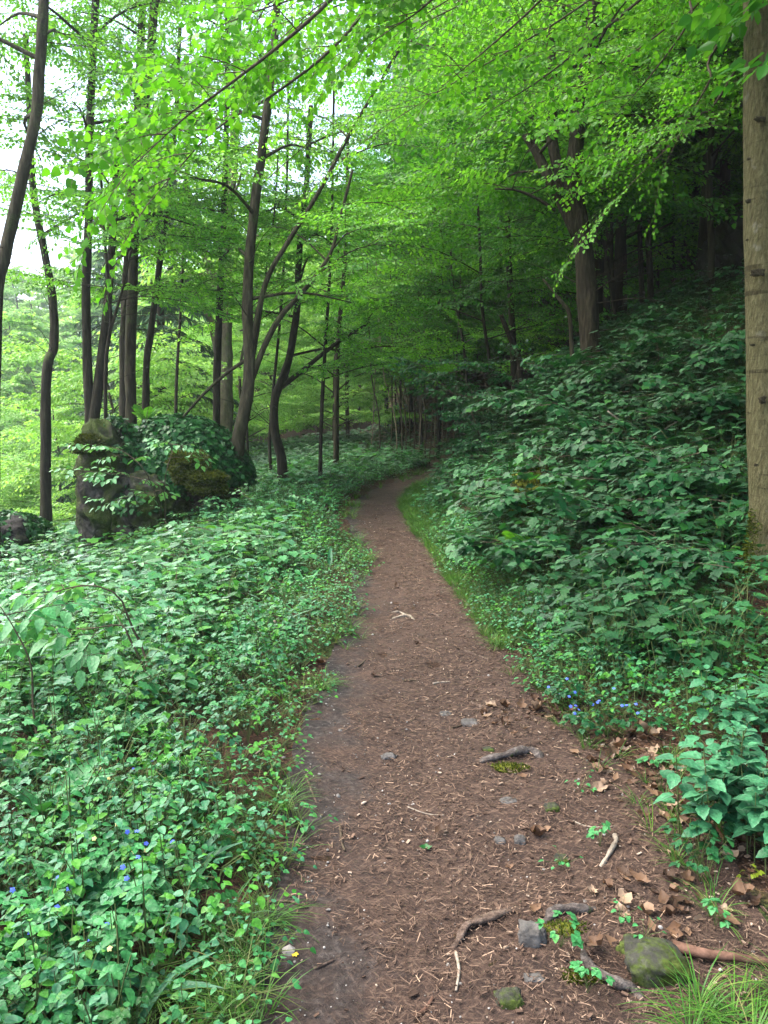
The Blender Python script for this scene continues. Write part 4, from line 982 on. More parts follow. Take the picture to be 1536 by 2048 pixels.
def rocks():
    c = ground_at(190, 1075)
    d0 = 11.2
    a = P(300, 960, 11.8)
    t = thing('mossy_rock', 'big mossy grey rock outcrop crowned with ivy beside the path', 'rock', (a[0], a[1], h1(a[0], a[1])))
    b = MB(); b.add(*crag(P(205, 990, 11.4) + np.array([0, .45, 0]), (.42, .6, .95), 5))
    b.add(*crag(P(330, 960, 12.0) + np.array([0, .5, -.05]), (.88, .8, .72), 8))
    b.add(*crag(P(285, 1035, 11.4) + np.array([0, .3, -.05]), (.58, .5, .62), 18))
    b.build('rock_face', M['rock'], t)
    for mc, ms, mi in ((P(375, 935, 11.35), (.24, .2, .2), 12), (P(415, 965, 11.3), (.26, .2, .15), 13), (P(182, 890, 11.2), (.18, .28, .12), 14)):
        b = MB(); q = blob(mc, ms, mi, 5, amp=.6, freq=2.6); b.add(*q); mo = b.build('moss_cushion', M['moss'], t); f = MB(); fuzz(f, q, 5000, .02, .05, mi); fo = f.build('moss_shoots', M['leaf_moss'], origin=mo.location); fo.parent = mo; fo.location = (0, 0, 0); fo.data.transform(Matrix.Translation(-Vector(t['_o'])))
    # ivy
    n = 13000; V = nrm(rng.normal(0, 1, (n, 3))); V[:, 2] = np.abs(V[:, 2]); V[:, 1] = -np.abs(V[:, 1]) + .15
    W = V * np.array([1.10, 1.12, .98]) * rng.uniform(.95, 1.12, (n, 1)) + P(335, 962, 12.0) + np.array([.02, .5, -.08])
    k = fbm(W[:, 0] * 2.2 + W[:, 2], W[:, 2] * 2.2 + W[:, 1], 88) > -.32
    W, V = W[k], V[k]; a_ = rng.uniform(0, 6.28, len(W))
    Nn = nrm(V + rng.normal(0, .45, V.shape) + np.array([0, 0, .4])); D = nrm(np.cross(Nn, rng.normal(0, 1, V.shape)) + np.array([0, 0, -.5]))
    lm = MB(); lm.scatter(LOBED, frames(D, Nn, rng.uniform(.045, .10, len(W))), W)
    def drape(c, sz, n, zmin, seed, lm):
        g = np.random.default_rng(seed); V = nrm(g.normal(0, 1, (n, 3))); V = V[V[:, 2] > zmin]; W = V * sz * g.uniform(.95, 1.12, (len(V), 1)) + c
        k = fbm(W[:, 0] * 3 + W[:, 2] * 2, W[:, 2] * 3 + W[:, 1], seed) > -.15; V, W = V[k], W[k]
        Nn = nrm(V + g.normal(0, .45, V.shape) + np.array([0, 0, .4])); D = nrm(np.cross(Nn, g.normal(0, 1, V.shape)) + np.array([0, 0, -.5]))
        lm.scatter(LOBED, frames(D, Nn, g.uniform(.04, .09, len(W))), W)
    drape(P(215, 985, 11.4) + np.array([0, .45, 0]), np.array([.46, .62, .98]), 5000, .45, 61, lm)
    drape(P(285, 1035, 11.4) + np.array([0, .3, -.05]), np.array([.6, .54, .66]), 2600, .2, 62, lm)
    lm.build('ivy', M['leaf_ivy'], t)
    # dark rock far left
    q = P(5, 1075, 12.5)
    b = MB(); b.add(*crag(q, (.7, .6, .34), 22, 5)); t2 = thing('dark_rock', 'low dark ivy-grown rock at the left edge below the herbs', 'rock', (q[0], q[1], q[2] - .4)); b.build('rock_face', M['rock_dark'], t2)
    lm = MB(); drape(q, np.array([.74, .66, .38]), 5000, -.3, 63, lm); lm.build('ivy', M['leaf_ivy'], t2)
    # dark rock face on the bank
    q = P(1482, 575, 12.6)
    b = MB(); b.add(*crag(q, (.62, .8, 1.35), 31)); b.add(*crag(q + np.array([.2, .1, -1.3]), (.9, .9, .9), 33)); tag(b.build('rock_face', M['rock_dark'], origin=(q[0], q[1], q[2] - 2)), 'tall near-black rock face at the top of the bank behind the pale trunk', 'rock')
    # mossy earth hump on the bank
    q = ground_at(1050, 1075) + np.array([.15, .25, .2])
    b = MB(); bq = blob(q, (.26, .3, .42), 41, 4, amp=.5, freq=2.4); b.add(*bq); fuzz(b, bq, 5000, .02, .05, 4); tag(b.build('mossy_stump', M['leaf_moss'], origin=(q[0], q[1], q[2] - .3)), 'stump-like hump with yellow moss half hidden in bank herbs', 'stump')
    # stones by the path
    for i, (px, py, w, h, lab, mt) in enumerate([
        (1062, 1885, .045, .05, 'grey angular stone wedged against the root at lower right', 'stone'),
        (1305, 1935, .09, .05, 'large mossy stone at lower right beside the red brown branch', 'stone_moss'),
        (776, 1519, .034, .022, 'dark flat stone alone in the middle of the path', 'stone'),
        (940, 1447, .05, .018, 'flat grey stone sunk into the path edge near the blue flowers', 'stone'),
        (890, 1432, .03, .016, 'small grey stone left of the flat sunken stone', 'stone'),
        (1102, 1620, .032, .022, 'mossy round stone below the mossy arched root', 'stone_moss'),
        (1018, 1606, .035, .016, 'dark stone in the soil just below the mossy root', 'stone'),
        (1042, 1690, .024, .028, 'upright grey stone at the seedling on the path edge', 'stone'),
        (1020, 2010, .035, .03, 'olive grey stone at the lower edge of the picture', 'stone_moss'),
        (1000, 1690, .022, .018, 'greyish pebble left of the upright grey stone', 'stone'),
        (1125, 1725, .03, .02, 'stone under the small seedling above the pale root stub', 'stone_moss'),
        (1070, 1960, .03, .014, 'flat brown stone below the wedged angular stone', 'stone'),
        (975, 1503, .03, .014, 'half buried stone just above the mossy arched root', 'stone_moss')]):
        q = ground_at(px, py)
        b = MB(); V, lo, to = crag((0, 0, 0), (1, 1, 1), 60 + i, 4, .55, 1.1) if w < .1 else crag((0, 0, 0), (1, 1, 1), 60 + i, 5, .45, 1.2)
        V = np.sign(V) * np.abs(V) ** .7
        b.add(V * np.array([w, w * .85, h]) + q, lo, to)
        tag(b.build('stone', M[mt], origin=q, smooth=True), lab, 'stone', 'stones along the path')
rocks()

# ------------------------------------------------------------------ roots and sticks
def ground_curve(pp, lift, n=22, sink=0.0):
    pts = np.array([ground_at(*q[:2]) for q in pp]); c = cr(pts, n)
    l = np.interp(np.linspace(0, 1, n), np.linspace(0, 1, len(pp)), [q[2] if len(q) > 2 else lift for q in pp])
    e_ = np.abs(np.linspace(-1, 1, n)) ** 6
    c[:, 2] = hgt(c[:, 0], c[:, 1]) + l - e_ * sink
    return c

def roots():
    for i, (pp, r0, r1, lab, mt) in enumerate([
        ([(1075, 1800, -.02), (1000, 1835, .012), (950, 1860, .018), (915, 1885, .012), (870, 1910, -.012)], .024, .010, 'long brown root curving down onto the path at lower right', 'root'),
        ([(1065, 1855, -.005), (1110, 1845, .02), (1160, 1832, .022), (1205, 1822, -.015)], .020, .018, 'grey moss-edged root between the two lower roots', 'root_grey'),
        ([(1158, 1875, -.01), (1178, 1935, .018), (1215, 1975, .02), (1262, 1992, .015), (1310, 2012, -.02)], .015, .022, 'grey forked-looking root hooking round below the mossy stone', 'root_grey'),
        ([(940, 1532, -.015), (985, 1528, .02), (1030, 1515, .03), (1070, 1512, .015), (1100, 1520, -.015)], .020, .026, 'arched mossy root at the path edge below the blue flowers', 'root_grey'),
        ([(1237, 1655, -.01), (1228, 1690, .018), (1213, 1725, .01), (1200, 1745, -.014)], .013, .010, 'short pale root stub in the bare soil', 'root_pale'),
        ([(775, 1242, 0), (800, 1237, .014), (820, 1235, .014), (832, 1246, -.005)], .018, .014, 'pale curved root crossing the middle of the path', 'root_pale'),
        ([(772, 1228, -.004), (800, 1226, .01), (825, 1236, -.005)], .012, .012, 'thin root just above the pale curved root', 'root_pale'),
        ([(850, 1232, -.005), (870, 1232, .012), (888, 1246, -.01)], .016, .016, 'hooked root on the path right of the pale curved root', 'root'),
        ([(780, 1180, -.004), (800, 1178, .012), (825, 1186, -.008)], .014, .012, 'dark root stub farthest along the path', 'root'),
        ([(915, 1302, -.006), (945, 1310, .01), (980, 1325, .0), (1010, 1345, -.01)], .014, .01, 'thin brown root along the path edge beside the bank', 'root'),
        ([(940, 1400, 0), (958, 1420, .01), (972, 1436, -.004)], .010, .012, 'short brown root above the flat sunken stone', 'root')]):
        c = ground_curve(pp, .01, 34, .03)
        q_ = np.linspace(0, 1, len(c)); c[:, 0] += .010 * np.sin(q_ * 9 + i); c[:, 1] += .008 * np.sin(q_ * 13 + i * 2)
        b = MB(); b.tube(c, np.linspace(r0, r1, len(c)) * .78 * (1 + .16 * np.sin(q_ * 21 + i) + .1 * np.sin(q_ * 47)) * (1 - .55 * np.abs(q_ * 2 - 1) ** 5), 12, .55, 90 + i)
        tag(b.build('root', M[mt], origin=c[0]), lab, 'root', 'bare roots across the path')
    # moss against roots
    for px, py, s, lab in [(1135, 1868, .05, 'bright moss cushion under the grey moss-edged root'), (1020, 1540, .05, 'dark moss cushion under the arched mossy root'), (1165, 1955, .035, 'small moss cushion left of the hooking grey root')]:
        q = ground_at(px, py); b = MB(); bq = blob(q, (s * 1.6, s * .7, s * .35), int(px), 4, amp=.5, freq=3); b.add(*bq); fuzz(b, bq, 1500, .006, .014, 4); tag(b.build('moss_cushion', M['leaf_moss'], origin=q), lab, 'moss')
    for i, (pp, r, lab, mt) in enumerate([
        ([(1345, 1912, .02), (1400, 1925, .03), (1460, 1938, .03), (1560, 1945, .02)], .017, 'red brown bark-peeled branch lying at the lower right edge', 'stick_red'),
        ([(612, 1555), (622, 1582), (634, 1612)], .006, 'crooked brown twig on the dark side of the path', 'root'),
        ([(680, 1655), (684, 1690), (690, 1712)], .0055, 'dark straight twig lying lengthwise on the path', 'twig'),
        ([(535, 1808), (580, 1812), (615, 1820)], .0055, 'thin twig with a dead leaf at the herb edge', 'root'),
        ([(716, 1336), (724, 1330), (732, 1322)], .008, 'short dark broken stick on the path', 'twig'),
        ([(628, 1950), (650, 1938), (668, 1934)], .005, 'short flat bark strip near the yellow petal', 'root'),
        ([(912, 1915), (918, 1950), (912, 1990)], .006, 'pale brown stick standing lengthwise near the lower path', 'root_pale'),
        ([(830, 2046), (850, 2026), (866, 2010)], .007, 'brown stick at the bottom edge of the path', 'stick_red'),
        ([(540, 1680), (575, 1682), (600, 1683)], .004, 'thin straight twig by the grass tuft', 'root'),
        ([(512, 1512), (530, 1500), (545, 1490)], .005, 'pale twig caught in herbs beside the path', 'root_pale'),
        ([(1145, 1650), (1180, 1660), (1230, 1660)], .0035, 'fine forked twig above the pale root stub', 'root_pale'),
        ([(815, 1618), (850, 1632), (888, 1634)], .0035, 'fine bent twig in the middle of the path', 'root_pale'),
        ([(806, 1364), (822, 1364), (838, 1364)], .007, 'dark stick crossing the path below the roots', 'twig'),
        ([(866, 1370), (882, 1368), (900, 1367)], .008, 'pale-ended stick crossing the path below the roots', 'root_pale'),
        ([(905, 1460), (920, 1456), (935, 1450)], .005, 'thin dark twig left of the flat sunken stone', 'twig')]):
        c = ground_curve(pp, .008, 12)
        b = MB(); b.tube(c, np.linspace(r, r * .6, len(c)), 7, .25, 130 + i)
        tag(b.build('stick', M[mt], origin=c[0]), lab, 'stick', 'fallen sticks and twigs')
    # long dead twigs on the bank
    for pp, d, lab in [([(1215, 822), (1245, 845), (1262, 850), (1280, 878)], 8.6, 'pale bent dead branch caught in the bank leaves'), ([(1305, 880), (1330, 858), (1365, 838)], 8.2, 'brown dead branch pointing up the bank'), ([(548, 1240), (562, 1268), (566, 1296)], 5.6, 'pale dry bent stalk in the left herbs'), ([(1268, 1228), (1330, 1226), (1390, 1232)], 5.6, 'pale dry stalk lying level over the bank herbs')]:
        c = cr(pxs(d, *pp), 12); b = MB(); b.tube(c, np.linspace(.009, .005, 12), 6, .2, 7)
        tag(b.build('dead_branch', M['root_pale'], origin=c[0]), lab, 'branch', 'fallen sticks and twigs')
roots()

# ------------------------------------------------------------------ single plants
def plant(name, label, cat, loc, leaves, lmat, proto, wood=None, wmat='stem', group=None, extra=None):
    """leaves: (pos, dir, normal, size) in world space"""
    t = thing(name, label, cat, loc, group)
    lm = MB(); Pp = np.array([l[0] for l in leaves]); D = nrm(np.array([l[1] for l in leaves])); N = nrm(np.array([l[2] for l in leaves])); S = np.array([l[3] for l in leaves])
    lm.scatter(proto, frames(D, N, S), Pp); lm.build('leaves', M[lmat], t)
    if wood is not None: wood.build('stem', M[wmat], t)
    for (nm, mb, mt) in (extra or ()): mb.build(nm, M[mt], t)
    return t

def herb_plant(name, label, cat, px, py, kits, sc, lmat, proto, group=None, size=1.0, n=1, spread=.1, flowers=None, fn=8, fh=.2, fs=.008):
    q = ground_at(px, py); g = np.random.default_rng(int(px * 7 + py))
    lm = MB(); wm = MB()
    m = n; off = g.normal(0, spread, (m, 2)) * (0 if m == 1 else 1)
    x = q[0] + off[:, 0]; y = q[1] + off[:, 1]
    T = np.stack([x, y, hgt(x, y)], -1)
    place(kits, g.integers(0, len(kits), m), yaw_mats(g.uniform(0, 6.28, m), g.normal(0, .1, m)), T, np.full(m, sc) * g.uniform(.8, 1.2, m), lm, proto, wm, size=size)
    t = thing(name, label, cat, q, group)
    lm.build('leaves', M[lmat], t)
    if wm.V: wm.build('stem', M['stem'], t)
    if flowers:
        for i in range(fn):
            fm = MB()
            a = g.normal(0, spread * 1.1 + .02, 2); c = np.array([q[0] + a[0], q[1] + a[1], 0]); c[2] = h1(c[0], c[1]) + fh * g.uniform(.6, 1.1)
            tilt = nrm(np.array([0, -.5, 1]) + g.normal(0, .35, 3))
            e1 = nrm(np.cross(tilt, [0.3, 1, .2])); e2 = np.cross(tilt, e1)
            for k in range(5):
                al = k * 2 * np.pi / 5; d = math.cos(al) * e1 + math.sin(al) * e2
                fm.scatter(ROUND, frames(d[None], tilt[None], np.array([fs])), c[None])
            fm.build('flower', M[flowers], t)
    return t

def fern(label, base, n, L, seed, lmat='leaf_fern', spread=(.4, 1.2), group=None):
    g = np.random.default_rng(seed); leaves = []; wb = MB()
    for i in range(n):
        a = 2 * np.pi * i / n + g.normal(0, .25); l = L * g.uniform(.75, 1.1); e = g.uniform(*spread)
        d = nrm(np.array([math.cos(a), math.sin(a), e])); pts = cr([base, base + d * l * .55, base + d * l * .95 - np.array([0, 0, .16 * l])], 16)
        wb.tube(pts, np.linspace(.004, .0015, 16), 4, cap=False)
        for j in range(2, 16):
            tn = nrm(pts[j] - pts[j - 1]); sd = nrm(np.cross(tn, [0, 0, 1])); up = np.cross(sd, tn)
            s = l * .24 * math.sin(math.pi * (j / 16) ** .7) + .008
            for sg in (-1, 1): leaves.append((pts[j], sd * sg + tn * .35 - up * .1, up + g.normal(0, .1, 3), s))
    return plant('fern', label, 'fern', base, leaves, lmat, pr_leaf2(.15, .02, .12), wb, 'stem', group)

def shrub(name, label, base, stems, kits, sc, lmat, proto, seed, size=1.0, n=6, cat='shrub', wmat='twig', r=.008, sag=.1, lo=.4):
    g = np.random.default_rng(seed); t = thing(name, label, cat, base)
    sp = []; wbs = []
    for s in stems:
        wb = MB(); wbs.append(wb)
        c = cr([np.array(base)] + [np.array(q) for q in s], 12); wb.tube(c, np.linspace(r, r * .35, 12), 6, .1, seed, cap=False)
        for k in range(n):
            f = lo + (1 - lo) * (k + .8) / n; i = min(int(f * 11), 10); d = nrm(c[i + 1] - c[i])
            a = math.atan2(d[1], d[0]) + (1 if k % 2 else -1) * g.uniform(.5, 1.3)
            if abs(d[2]) > .8: a = g.uniform(0, 6.28)
            sp.append((c[min(i + 1, 11)], np.array([math.cos(a), math.sin(a), g.uniform(-.2, .3)]), sc * g.uniform(.7, 1.2), g.normal(0, .25)))
    lm = MB(); T = np.array([s[0] for s in sp]); D = np.array([s[1] for s in sp])
    place(kits, g.integers(0, len(kits), len(T)), rot_dir(D, np.array([s[3] for s in sp])), T, np.array([s[2] for s in sp]), lm, proto, wbs[0], size=size, sag=sag)
    lm.build('leaves', M[lmat], t)
    for q in wbs: q.build('stem', M[wmat], t)
    return t

K_TW = [spray_kit(.42, .085, 700 + i, nside=3, droop=.15, tw=.003, tilt=.25) for i in range(5)]    # short twig with few big leaves
K_TB = [spray_kit(.55, .12, 710 + i, nside=2, droop=.25, tw=.003, tilt=.25) for i in range(5)]
K_BU = [spray_kit(.5, .04, 720 + i, nside=7, droop=.1, tw=.003, tilt=.5) for i in range(5)]
K_MS = [spray_kit(.5, .10, 730 + i, nside=4, droop=.2, tw=.004, tilt=.2) for i in range(5)]

def plants():
    # big-leaved shrub at left
    b = ground_at(305, 1400)
    shrub('cherry_shrub', 'leafless-stemmed shrub with drooping large pale leaves in the left herbs', b, [[P(290, 1310, 4.5), P(262, 1250, 4.5), P(235, 1190, 4.45), P(170, 1170, 4.4), P(90, 1190, 4.4)], [P(285, 1330, 4.5), P(258, 1275, 4.5), P(240, 1250, 4.5), P(170, 1260, 4.4)]], K_TB, 1.0, 'leaf_pale', pr_leaf4(.26, .06, .22), 801, n=5, r=.009, sag=.3, lo=.6)
    b = ground_at(82, 1520)
    shrub('elder_seedling', 'tall thin brown-stemmed seedling at the left edge', b, [[P(66, 1420, 3.9), P(62, 1330, 3.9), P(30, 1260, 3.9), P(2, 1215, 3.9)]], K_TW, .9, 'leaf_herb', LEAF4, 802, n=5, r=.007, lo=.55)
    # sprays in front of the rock
    b = ground_at(330, 1075)
    shrub('hornbeam_seedling', 'small hornbeam with pale flat sprays in front of the rock face', b, [[P(300, 960, 10.2), P(250, 905, 10.2), P(195, 890, 10.2)], [P(310, 980, 10.2), P(260, 952, 10.2), P(190, 945, 10.2)], [P(330, 960, 10.2), P(345, 900, 10.2), P(330, 880, 10.2)], [P(330, 990, 10.2), P(300, 985, 10.2), P(225, 1000, 10.2)]], K_TW, 1.0, 'leaf_pale', LEAF4, 803, n=6, r=.008, lo=.4, size=1.0)
    # bank shrubs
    b = ground_at(1030, 1000)
    shrub('maple_seedling', 'maple seedling with shiny pale leaves leaning over the path bend', b, [[P(1010, 940, 11.5), P(985, 920, 11.4), P(955, 935, 11.3)], [P(1020, 940, 11.5), P(1025, 900, 11.4), P(1030, 882, 11.3)], [P(1015, 960, 11.5), P(980, 950, 11.3), P(965, 958, 11.2)], [P(1035, 960, 11.5), P(1055, 915, 11.4)]], K_MS, .62, 'leaf_pale', LOBED, 804, n=4, r=.008, size=1.3)
    b = ground_at(985, 935)
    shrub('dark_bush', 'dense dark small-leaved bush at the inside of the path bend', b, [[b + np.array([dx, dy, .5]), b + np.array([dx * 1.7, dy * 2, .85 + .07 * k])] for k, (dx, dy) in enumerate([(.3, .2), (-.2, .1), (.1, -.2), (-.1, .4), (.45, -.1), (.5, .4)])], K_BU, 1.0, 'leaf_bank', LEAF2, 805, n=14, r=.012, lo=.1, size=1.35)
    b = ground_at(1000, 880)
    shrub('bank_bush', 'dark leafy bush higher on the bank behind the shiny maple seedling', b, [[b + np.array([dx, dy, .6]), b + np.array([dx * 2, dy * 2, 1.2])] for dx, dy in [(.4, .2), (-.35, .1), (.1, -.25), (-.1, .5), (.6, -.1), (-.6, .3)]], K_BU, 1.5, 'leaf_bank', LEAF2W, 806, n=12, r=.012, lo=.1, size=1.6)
    labs = ['bank maple seedling with level leaf tiers just below the maple trunk', 'bank seedling with broad leaves right of the maple foot', 'bank seedling with a long leaf tier reaching left of the pale trunk', 'leafy bank seedling beside the pale bent dead branch', 'bank seedling overhanging a dark earth hollow', 'leafy bank seedling touching the pale trunk at mid height', 'lower bank seedling nearest the grassy verge', 'bank seedling just left of the mossy foot of the pale trunk', 'bank seedling high up below the dark rock face', 'bank seedling over the yellow mossy hump', 'bank seedling under the paired straight trunks', 'broad-leaved bank seedling in the middle of the slope', 'bank seedling between the hollow and the pale trunk', 'bank seedling with drooping leaves above the shiny maple seedling']
    for i, (px, py) in enumerate([(1150, 860), (1260, 800), (1400, 1010), (1230, 900), (1180, 980), (1440, 860), (1090, 1130), (1390, 1130), (1420, 760), (1140, 1040), (1310, 760), (1290, 960), (1330, 1060), (1080, 860)]):
        b = ground_at(px, py); g = np.random.default_rng(900 + i)
        k = b[1] / 9.0
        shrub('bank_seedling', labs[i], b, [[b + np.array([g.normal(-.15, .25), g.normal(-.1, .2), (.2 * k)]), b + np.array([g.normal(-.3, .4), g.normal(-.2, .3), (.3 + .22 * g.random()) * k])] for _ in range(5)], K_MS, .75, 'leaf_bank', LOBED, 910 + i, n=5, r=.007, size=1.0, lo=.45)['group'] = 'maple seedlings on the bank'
    # ferns
    fern('bright green fern on top of the ivy-covered rock', P(292, 842, 12.6), 9, .42, 951, spread=(.7, 1.6))
    fern('fern at the dim left edge beside the rock foot', ground_at(120, 1090) + np.array([0, 0, .3]), 8, .45, 952, spread=(.5, 1.3))
    for i, (px, py, lb) in enumerate([(1110, 930, 'fern on the bank just below and left of the maple foot'), (1235, 1090, 'fern low on the bank above the blue flowers'), (1355, 940, 'fern halfway up the dark bank'), (1060, 1150, 'fern at the foot of the bank beside the path bend'), (1430, 1040, 'fern on the bank near the pale trunk'), (1300, 1190, 'lowest fern of the bank, behind the nettles')]):
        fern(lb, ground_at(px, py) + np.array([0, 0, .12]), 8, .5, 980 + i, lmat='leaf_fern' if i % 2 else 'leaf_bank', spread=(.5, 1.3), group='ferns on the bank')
    # nettles at right
    K_BN = [kit_nettle(960 + i, h=.34, pairs=6, ls=.075) for i in range(5)]
    herb_plant('nettle_clump', 'dense dark green nettle clump at the right edge over bare soil', 'nettles', 1485, 1690, K_BN, 1.0, 'leaf_herb_blue', pr_serrate(.36, .22, 5, .08), n=34, spread=.13)
    herb_plant('nettle_clump', 'looser nettle clump at the right edge above the bare leaf patch', 'nettles', 1500, 1500, K_BN, .9, 'leaf_herb_blue', pr_serrate(.36, .22, 5, .08), n=18, spread=.16)
    herb_plant('mint_plant', 'small crinkled plant at the near foot of the nettle clump', 'plant', 1400, 1740, K_TRI, .75, 'leaf_bank', ROUND, n=5, spread=.05)
    herb_plant('yellow_seedling', 'yellow green seedling below the nettle clump', 'seedling', 1500, 1770, K_TRI[:1], .25, 'leaf_yellow', ROUND, size=.8)
    for i, (px, py, lab) in enumerate([(1320, 1590, 'small bright plant alone left of the nettle clump'), (1125, 1740, 'seedling in bare soil above the moss-edged root'), (1200, 1700, 'tiny seedling left of the pale root stub'), (1290, 1885, 'feathery seedling above the mossy stone'), (1120, 1900, 'seedling beside the wedged angular stone'), (1160, 1585, 'leafy seedling right of the arched mossy root'), (1430, 1860, 'tiny seedling among dead leaves at lower right'), (1240, 1855, 'clump of fine leaves on the moss-edged root end'), (1175, 1990, 'seedling below the hooking grey root')]):
        herb_plant('seedling', lab, 'seedling', px, py, K_RND if i % 2 else K_TRI, .5 if i else .8, 'leaf_herb', ROUND, n=1, spread=.025, group='seedlings on the bare soil', size=.9)
    # broad leaves at left
    def dock(label, px, py, n, L, seed, lmat='leaf_herb'):
        b = ground_at(px, py); g = np.random.default_rng(seed); lv = []
        for i in range(n):
            a = 2 * np.pi * i / n + g.normal(0, .3); lv.append((b + np.array([0, 0, .04]), np.array([math.cos(a), math.sin(a), g.uniform(.5, 1.6)]), np.array([-math.cos(a), -math.sin(a), 1.2]), L * g.uniform(.7, 1.1)))
        plant('dock_plant', label, 'plant', b, lv, lmat, pr_serrate(.17, .35, 9), None, group='broad-leaved plants in the left herbs')
    dock('plant with one long toothed leaf near the blue flowers at lower left', 160, 1880, 6, .26, 971)
    dock('plant with tall smooth strap leaves at the left edge', 100, 1660, 6, .30, 972)
    dock('broad plant with toothed leaves at the bottom left corner', 95, 1960, 7, .17, 973)
    dock('broad-leaved plant at the left edge halfway up the herbs', 250, 1500, 6, .24, 974)
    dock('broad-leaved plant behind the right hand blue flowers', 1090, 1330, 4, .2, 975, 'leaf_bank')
    # flowers
    for px, py, nf, lab in [(275, 1790, 6, 'blue flower clump near the middle of the lower left herbs'), (240, 1890, 5, 'blue flower clump lowest in the left herbs'), (85, 1880, 4, 'blue flower clump at the left edge'), (300, 1610, 2, 'sparse pale blue flowers high in the left herbs'), (1165, 1470, 9, 'blue flower clump nearest the path on the bank side'), (1240, 1475, 5, 'blue flower clump farther up from the bank side of the path'), (1130, 1415, 4, 'blue flowers hidden in leaves at the bank verge')]:
        herb_plant('blue_flowers', lab, 'flowers', px, py, K_TRI, .7, 'leaf_herb' if px < 700 else 'leaf_bank', ROUND, n=5, spread=.04, flowers='petal_blue', fn=nf, fh=.17, fs=.0095, group='blue flowers in the herbs')
    for px, py, nf, lab in [(190, 1640, 8, 'cream yellow nettle flowers in the upper left herbs'), (205, 1790, 6, 'cream yellow nettle flowers beside the long toothed leaf'), (240, 1960, 3, 'cream yellow nettle flowers low at the left')]:
        herb_plant('yellow_flowers', lab, 'flowers', px, py, K_NET, .75, 'leaf_herb', LEAF4, n=3, spread=.04, flowers='petal_cream', fn=nf, fh=.16, fs=.009, group='cream flowers in the herbs')
    # grass tufts
    K_GT = [kit_grass(980 + i, n=40, L=.28) for i in range(3)]
    for px, py, n, sc, lab, w in [(440, 1690, 3, .5, 'dark green grass tuft at the herb edge left of the path', .03), (500, 1730, 2, .4, 'small grass tuft nearest the dark soil on the left', .03), (1480, 2045, 8, .42, 'big bright grass clump in the lower right corner', .09), (560, 1610, 2, .35, 'short grass tuft beside the crooked twig', .03), (640, 1380, 3, .35, 'grass tuft at the left path edge below the roots', .05), (400, 2010, 6, .38, 'low grass clump at the bottom left of the path', .08), (525, 1860, 2, .3, 'tiny grass tuft on the dark path edge', .03)]:
        herb_plant('grass_tuft', lab, 'grass tuft', px, py, K_GT, sc, 'grass', pr_blade(.009, .8), n=n, spread=w, group='grass tufts beside the path')
    # single fallen leaves
    for i, (px, py, s, lab) in enumerate([(1055, 1560, .05, 'pale dead leaf just below the arched mossy root'), (1080, 1785 + 40, .06, 'curled pinkish dead leaf on the long brown root'), (1300, 1785, .075, 'split tan dead leaf below the nettle clump'), (1372, 1783, .06, 'round tan dead leaf right of the split one'), (1455, 1800, .085, 'broad orange brown dead leaf at the right edge'), (1445, 1620, .055, 'near white dead leaf inside the nettle clump'), (1480, 1870, .085, 'dark brown folded dead leaf in the lower right corner'), (1010, 1745, .035, 'small tan leaf alone on the path edge')]):
        q = ground_at(px, py); g = np.random.default_rng(1000 + i); a = g.uniform(0, 6.28)
        b = MB(); b.scatter(DEADS[i % 5], frames(np.array([[math.cos(a), math.sin(a), .05]]), nrm(np.array([[.1, -.2, 1.0]])), np.array([s])), (q + np.array([0, 0, .014]))[None])
        tag(b.build('dead_leaf', M['dead_leaf'], origin=q), lab, 'dead leaf', 'large dead leaves near the roots')
    q = ground_at(590, 1922); b = MB()
    for k in range(6):
        al = k * 1.05; b.scatter(ROUND, frames(np.array([[math.cos(al), math.sin(al), .3]]), np.array([[0, 0, 1.0]]), np.array([.011])), (q + np.array([0, 0, .014]))[None])
    tag(b.build('yellow_blossom', M['petal_yellow'], origin=q), 'single fallen yellow blossom on the dark soil', 'blossom')
    q = ground_at(838, 1706); b = MB(); b.scatter(CURL, frames(np.array([[1, .1, .0]]), np.array([[0, -.2, 1.0]]), np.array([.05])), (q + np.array([0, 0, .014]))[None])
    tag(b.build('green_leaf', M['leaf_ivy'], origin=q), 'dark green fallen leaf on the middle of the path', 'leaf')
plants()

# ------------------------------------------------------------------ spruce in the valley
def spruce(label, px, py, d, H, seed):
    g = np.random.default_rng(seed); b = P(px, py, d); b[2] = h1(b[0], b[1])
    t = thing('spruce_tree', label, 'tree', b); wb = MB(); lm = MB()
    wb.tube(np.array([b, b + [0, 0, H * .5], b + [0, 0, H]]), [.18, .11, .02], 8, .1, seed)
    Pp = []; D = []; N = []
    z = .8
    while z < H - .3:
        L = 2.6 * (1 - z / H) ** .8 + .2
        for k in range(6):
            a = g.uniform(0, 6.28); d_ = np.array([math.cos(a), math.sin(a), 0])
            pts = cr([b + [0, 0, z], b + [0, 0, z + .02 * L] + d_ * L * .5, b + [0, 0, z - .22 * L] + d_ * L], 8)
            wb.tube(pts, np.linspace(.02, .006, 8), 4, cap=False)
            for j in range(int(L * 42)):
                f = g.uniform(.12, 1); i = min(int(f * 7), 6); p = pts[i] + (pts[i + 1] - pts[i]) * (f * 7 - i)
                sa = a + g.choice([-1, 1]) * g.uniform(.3, 1.2); Pp.append(p); D.append([math.cos(sa), math.sin(sa), -g.uniform(.2, 1.2)]); N.append([g.normal(0, .5), g.normal(0, .5), 1])
        z += .34
    n = len(Pp); lm.scatter(pr_leaf2(.09, .02, .1), frames(nrm(np.array(D)), nrm(np.array(N)), g.uniform(.18, .42, n)), np.array(Pp))
    lm.build('crown', M['needle'], t); wb.build('trunk', M['bark_dark'], t)
spruce('drooping blue green spruce seen between the trunks behind the rock', 330, 880, 25, 12, 1100)
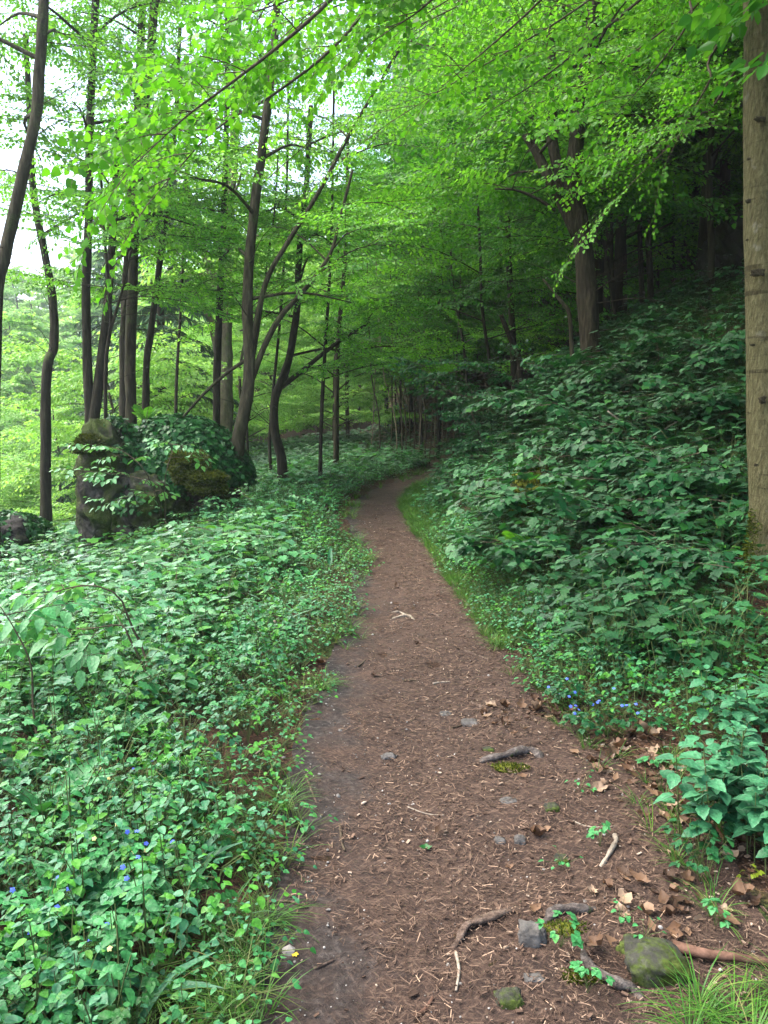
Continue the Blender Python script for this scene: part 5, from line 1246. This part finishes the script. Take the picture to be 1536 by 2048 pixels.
spruce('smaller spruce left of the drooping one, behind the straight trunks', 225, 860, 30, 10, 1101)

# ------------------------------------------------------------------ thin haze box added for the pale veil of glare
HAZE = .0010
if HAZE:
    hb = MB(); x0, x1, y0, y1, z0, z1 = -330, 270, -70, 430, -14, 60
    V = np.array([[x, y, z] for z in (z0, z1) for y in (y0, y1) for x in (x0, x1)], float)
    hb.add(V, [0, 2, 3, 1, 4, 5, 7, 6, 0, 1, 5, 4, 2, 6, 7, 3, 0, 4, 6, 2, 1, 3, 7, 5], [4] * 6)
    hm, hnt, HN, HL = new_mat('haze'); pv = HN('ShaderNodeVolumePrincipled'); pv.inputs['Density'].default_value = HAZE; pv.inputs['Color'].default_value = (.85, .92, .95, 1); pv.inputs['Anisotropy'].default_value = .5
    ho = HN('ShaderNodeOutputMaterial'); HL(pv.outputs[0], ho.inputs['Volume'])
    tag(hb.build('haze', hm, smooth=False), 'thin pale haze added for the glare over the open valley', 'haze', kind='stuff')

# ------------------------------------------------------------------ light, sky, camera
SUN_EL, SUN_AZ = R(58), R(-80)            # high, from the valley side (azimuth from +Y towards +X)
sd = Vector((math.sin(SUN_AZ) * math.cos(SUN_EL), math.cos(SUN_AZ) * math.cos(SUN_EL), math.sin(SUN_EL)))
w = bpy.data.worlds.new('World'); scene.world = w; w.use_nodes = True
nt = w.node_tree; bg = nt.nodes['Background']
sky = nt.nodes.new('ShaderNodeTexSky'); sky.sky_type = 'NISHITA'; sky.sun_disc = False
sky.sun_elevation = SUN_EL; sky.sun_rotation = SUN_AZ; sky.air_density = 1.0; sky.dust_density = 4.0; sky.ozone_density = .6
nt.links.new(sky.outputs[0], bg.inputs['Color']); bg.inputs['Strength'].default_value = .15
ld = bpy.data.lights.new('sun', 'SUN'); ld.energy = 1.5; ld.angle = R(60); ld.color = (1, .96, .9)
lo_ = bpy.data.objects.new('sun', ld); COL.objects.link(lo_); lo_.rotation_euler = sd.to_track_quat('Z', 'Y').to_euler()

cd = bpy.data.cameras.new('camera'); cam = bpy.data.objects.new('camera', cd); COL.objects.link(cam)
cd.sensor_fit = 'VERTICAL'; cd.sensor_height = 24; cd.lens = 24 / 2 / (1024 / FPX)
cam.location = tuple(CAM); cam.rotation_euler = (math.pi / 2 - PITCH, 0, 0); cd.clip_end = 2000; cd.clip_start = .05
scene.camera = cam

vs = scene.view_settings; vs.view_transform = 'Standard'; vs.look = 'None'; vs.gamma = 1; vs.exposure = 2.38; vs.use_curve_mapping = False
scene.render.engine = 'CYCLES'; cy = scene.cycles
cy.max_bounces = 7; cy.diffuse_bounces = 5; cy.glossy_bounces = 2; cy.transmission_bounces = 5; cy.transparent_max_bounces = 4
cy.caustics_reflective = False; cy.caustics_refractive = False; cy.sample_clamp_indirect = 6
cy.use_denoising = True
try: cy.denoiser = 'OPENIMAGEDENOISE'; cy.denoising_input_passes = 'RGB_ALBEDO_NORMAL'
except Exception: pass
cy.use_adaptive_sampling = True; cy.adaptive_threshold = .01
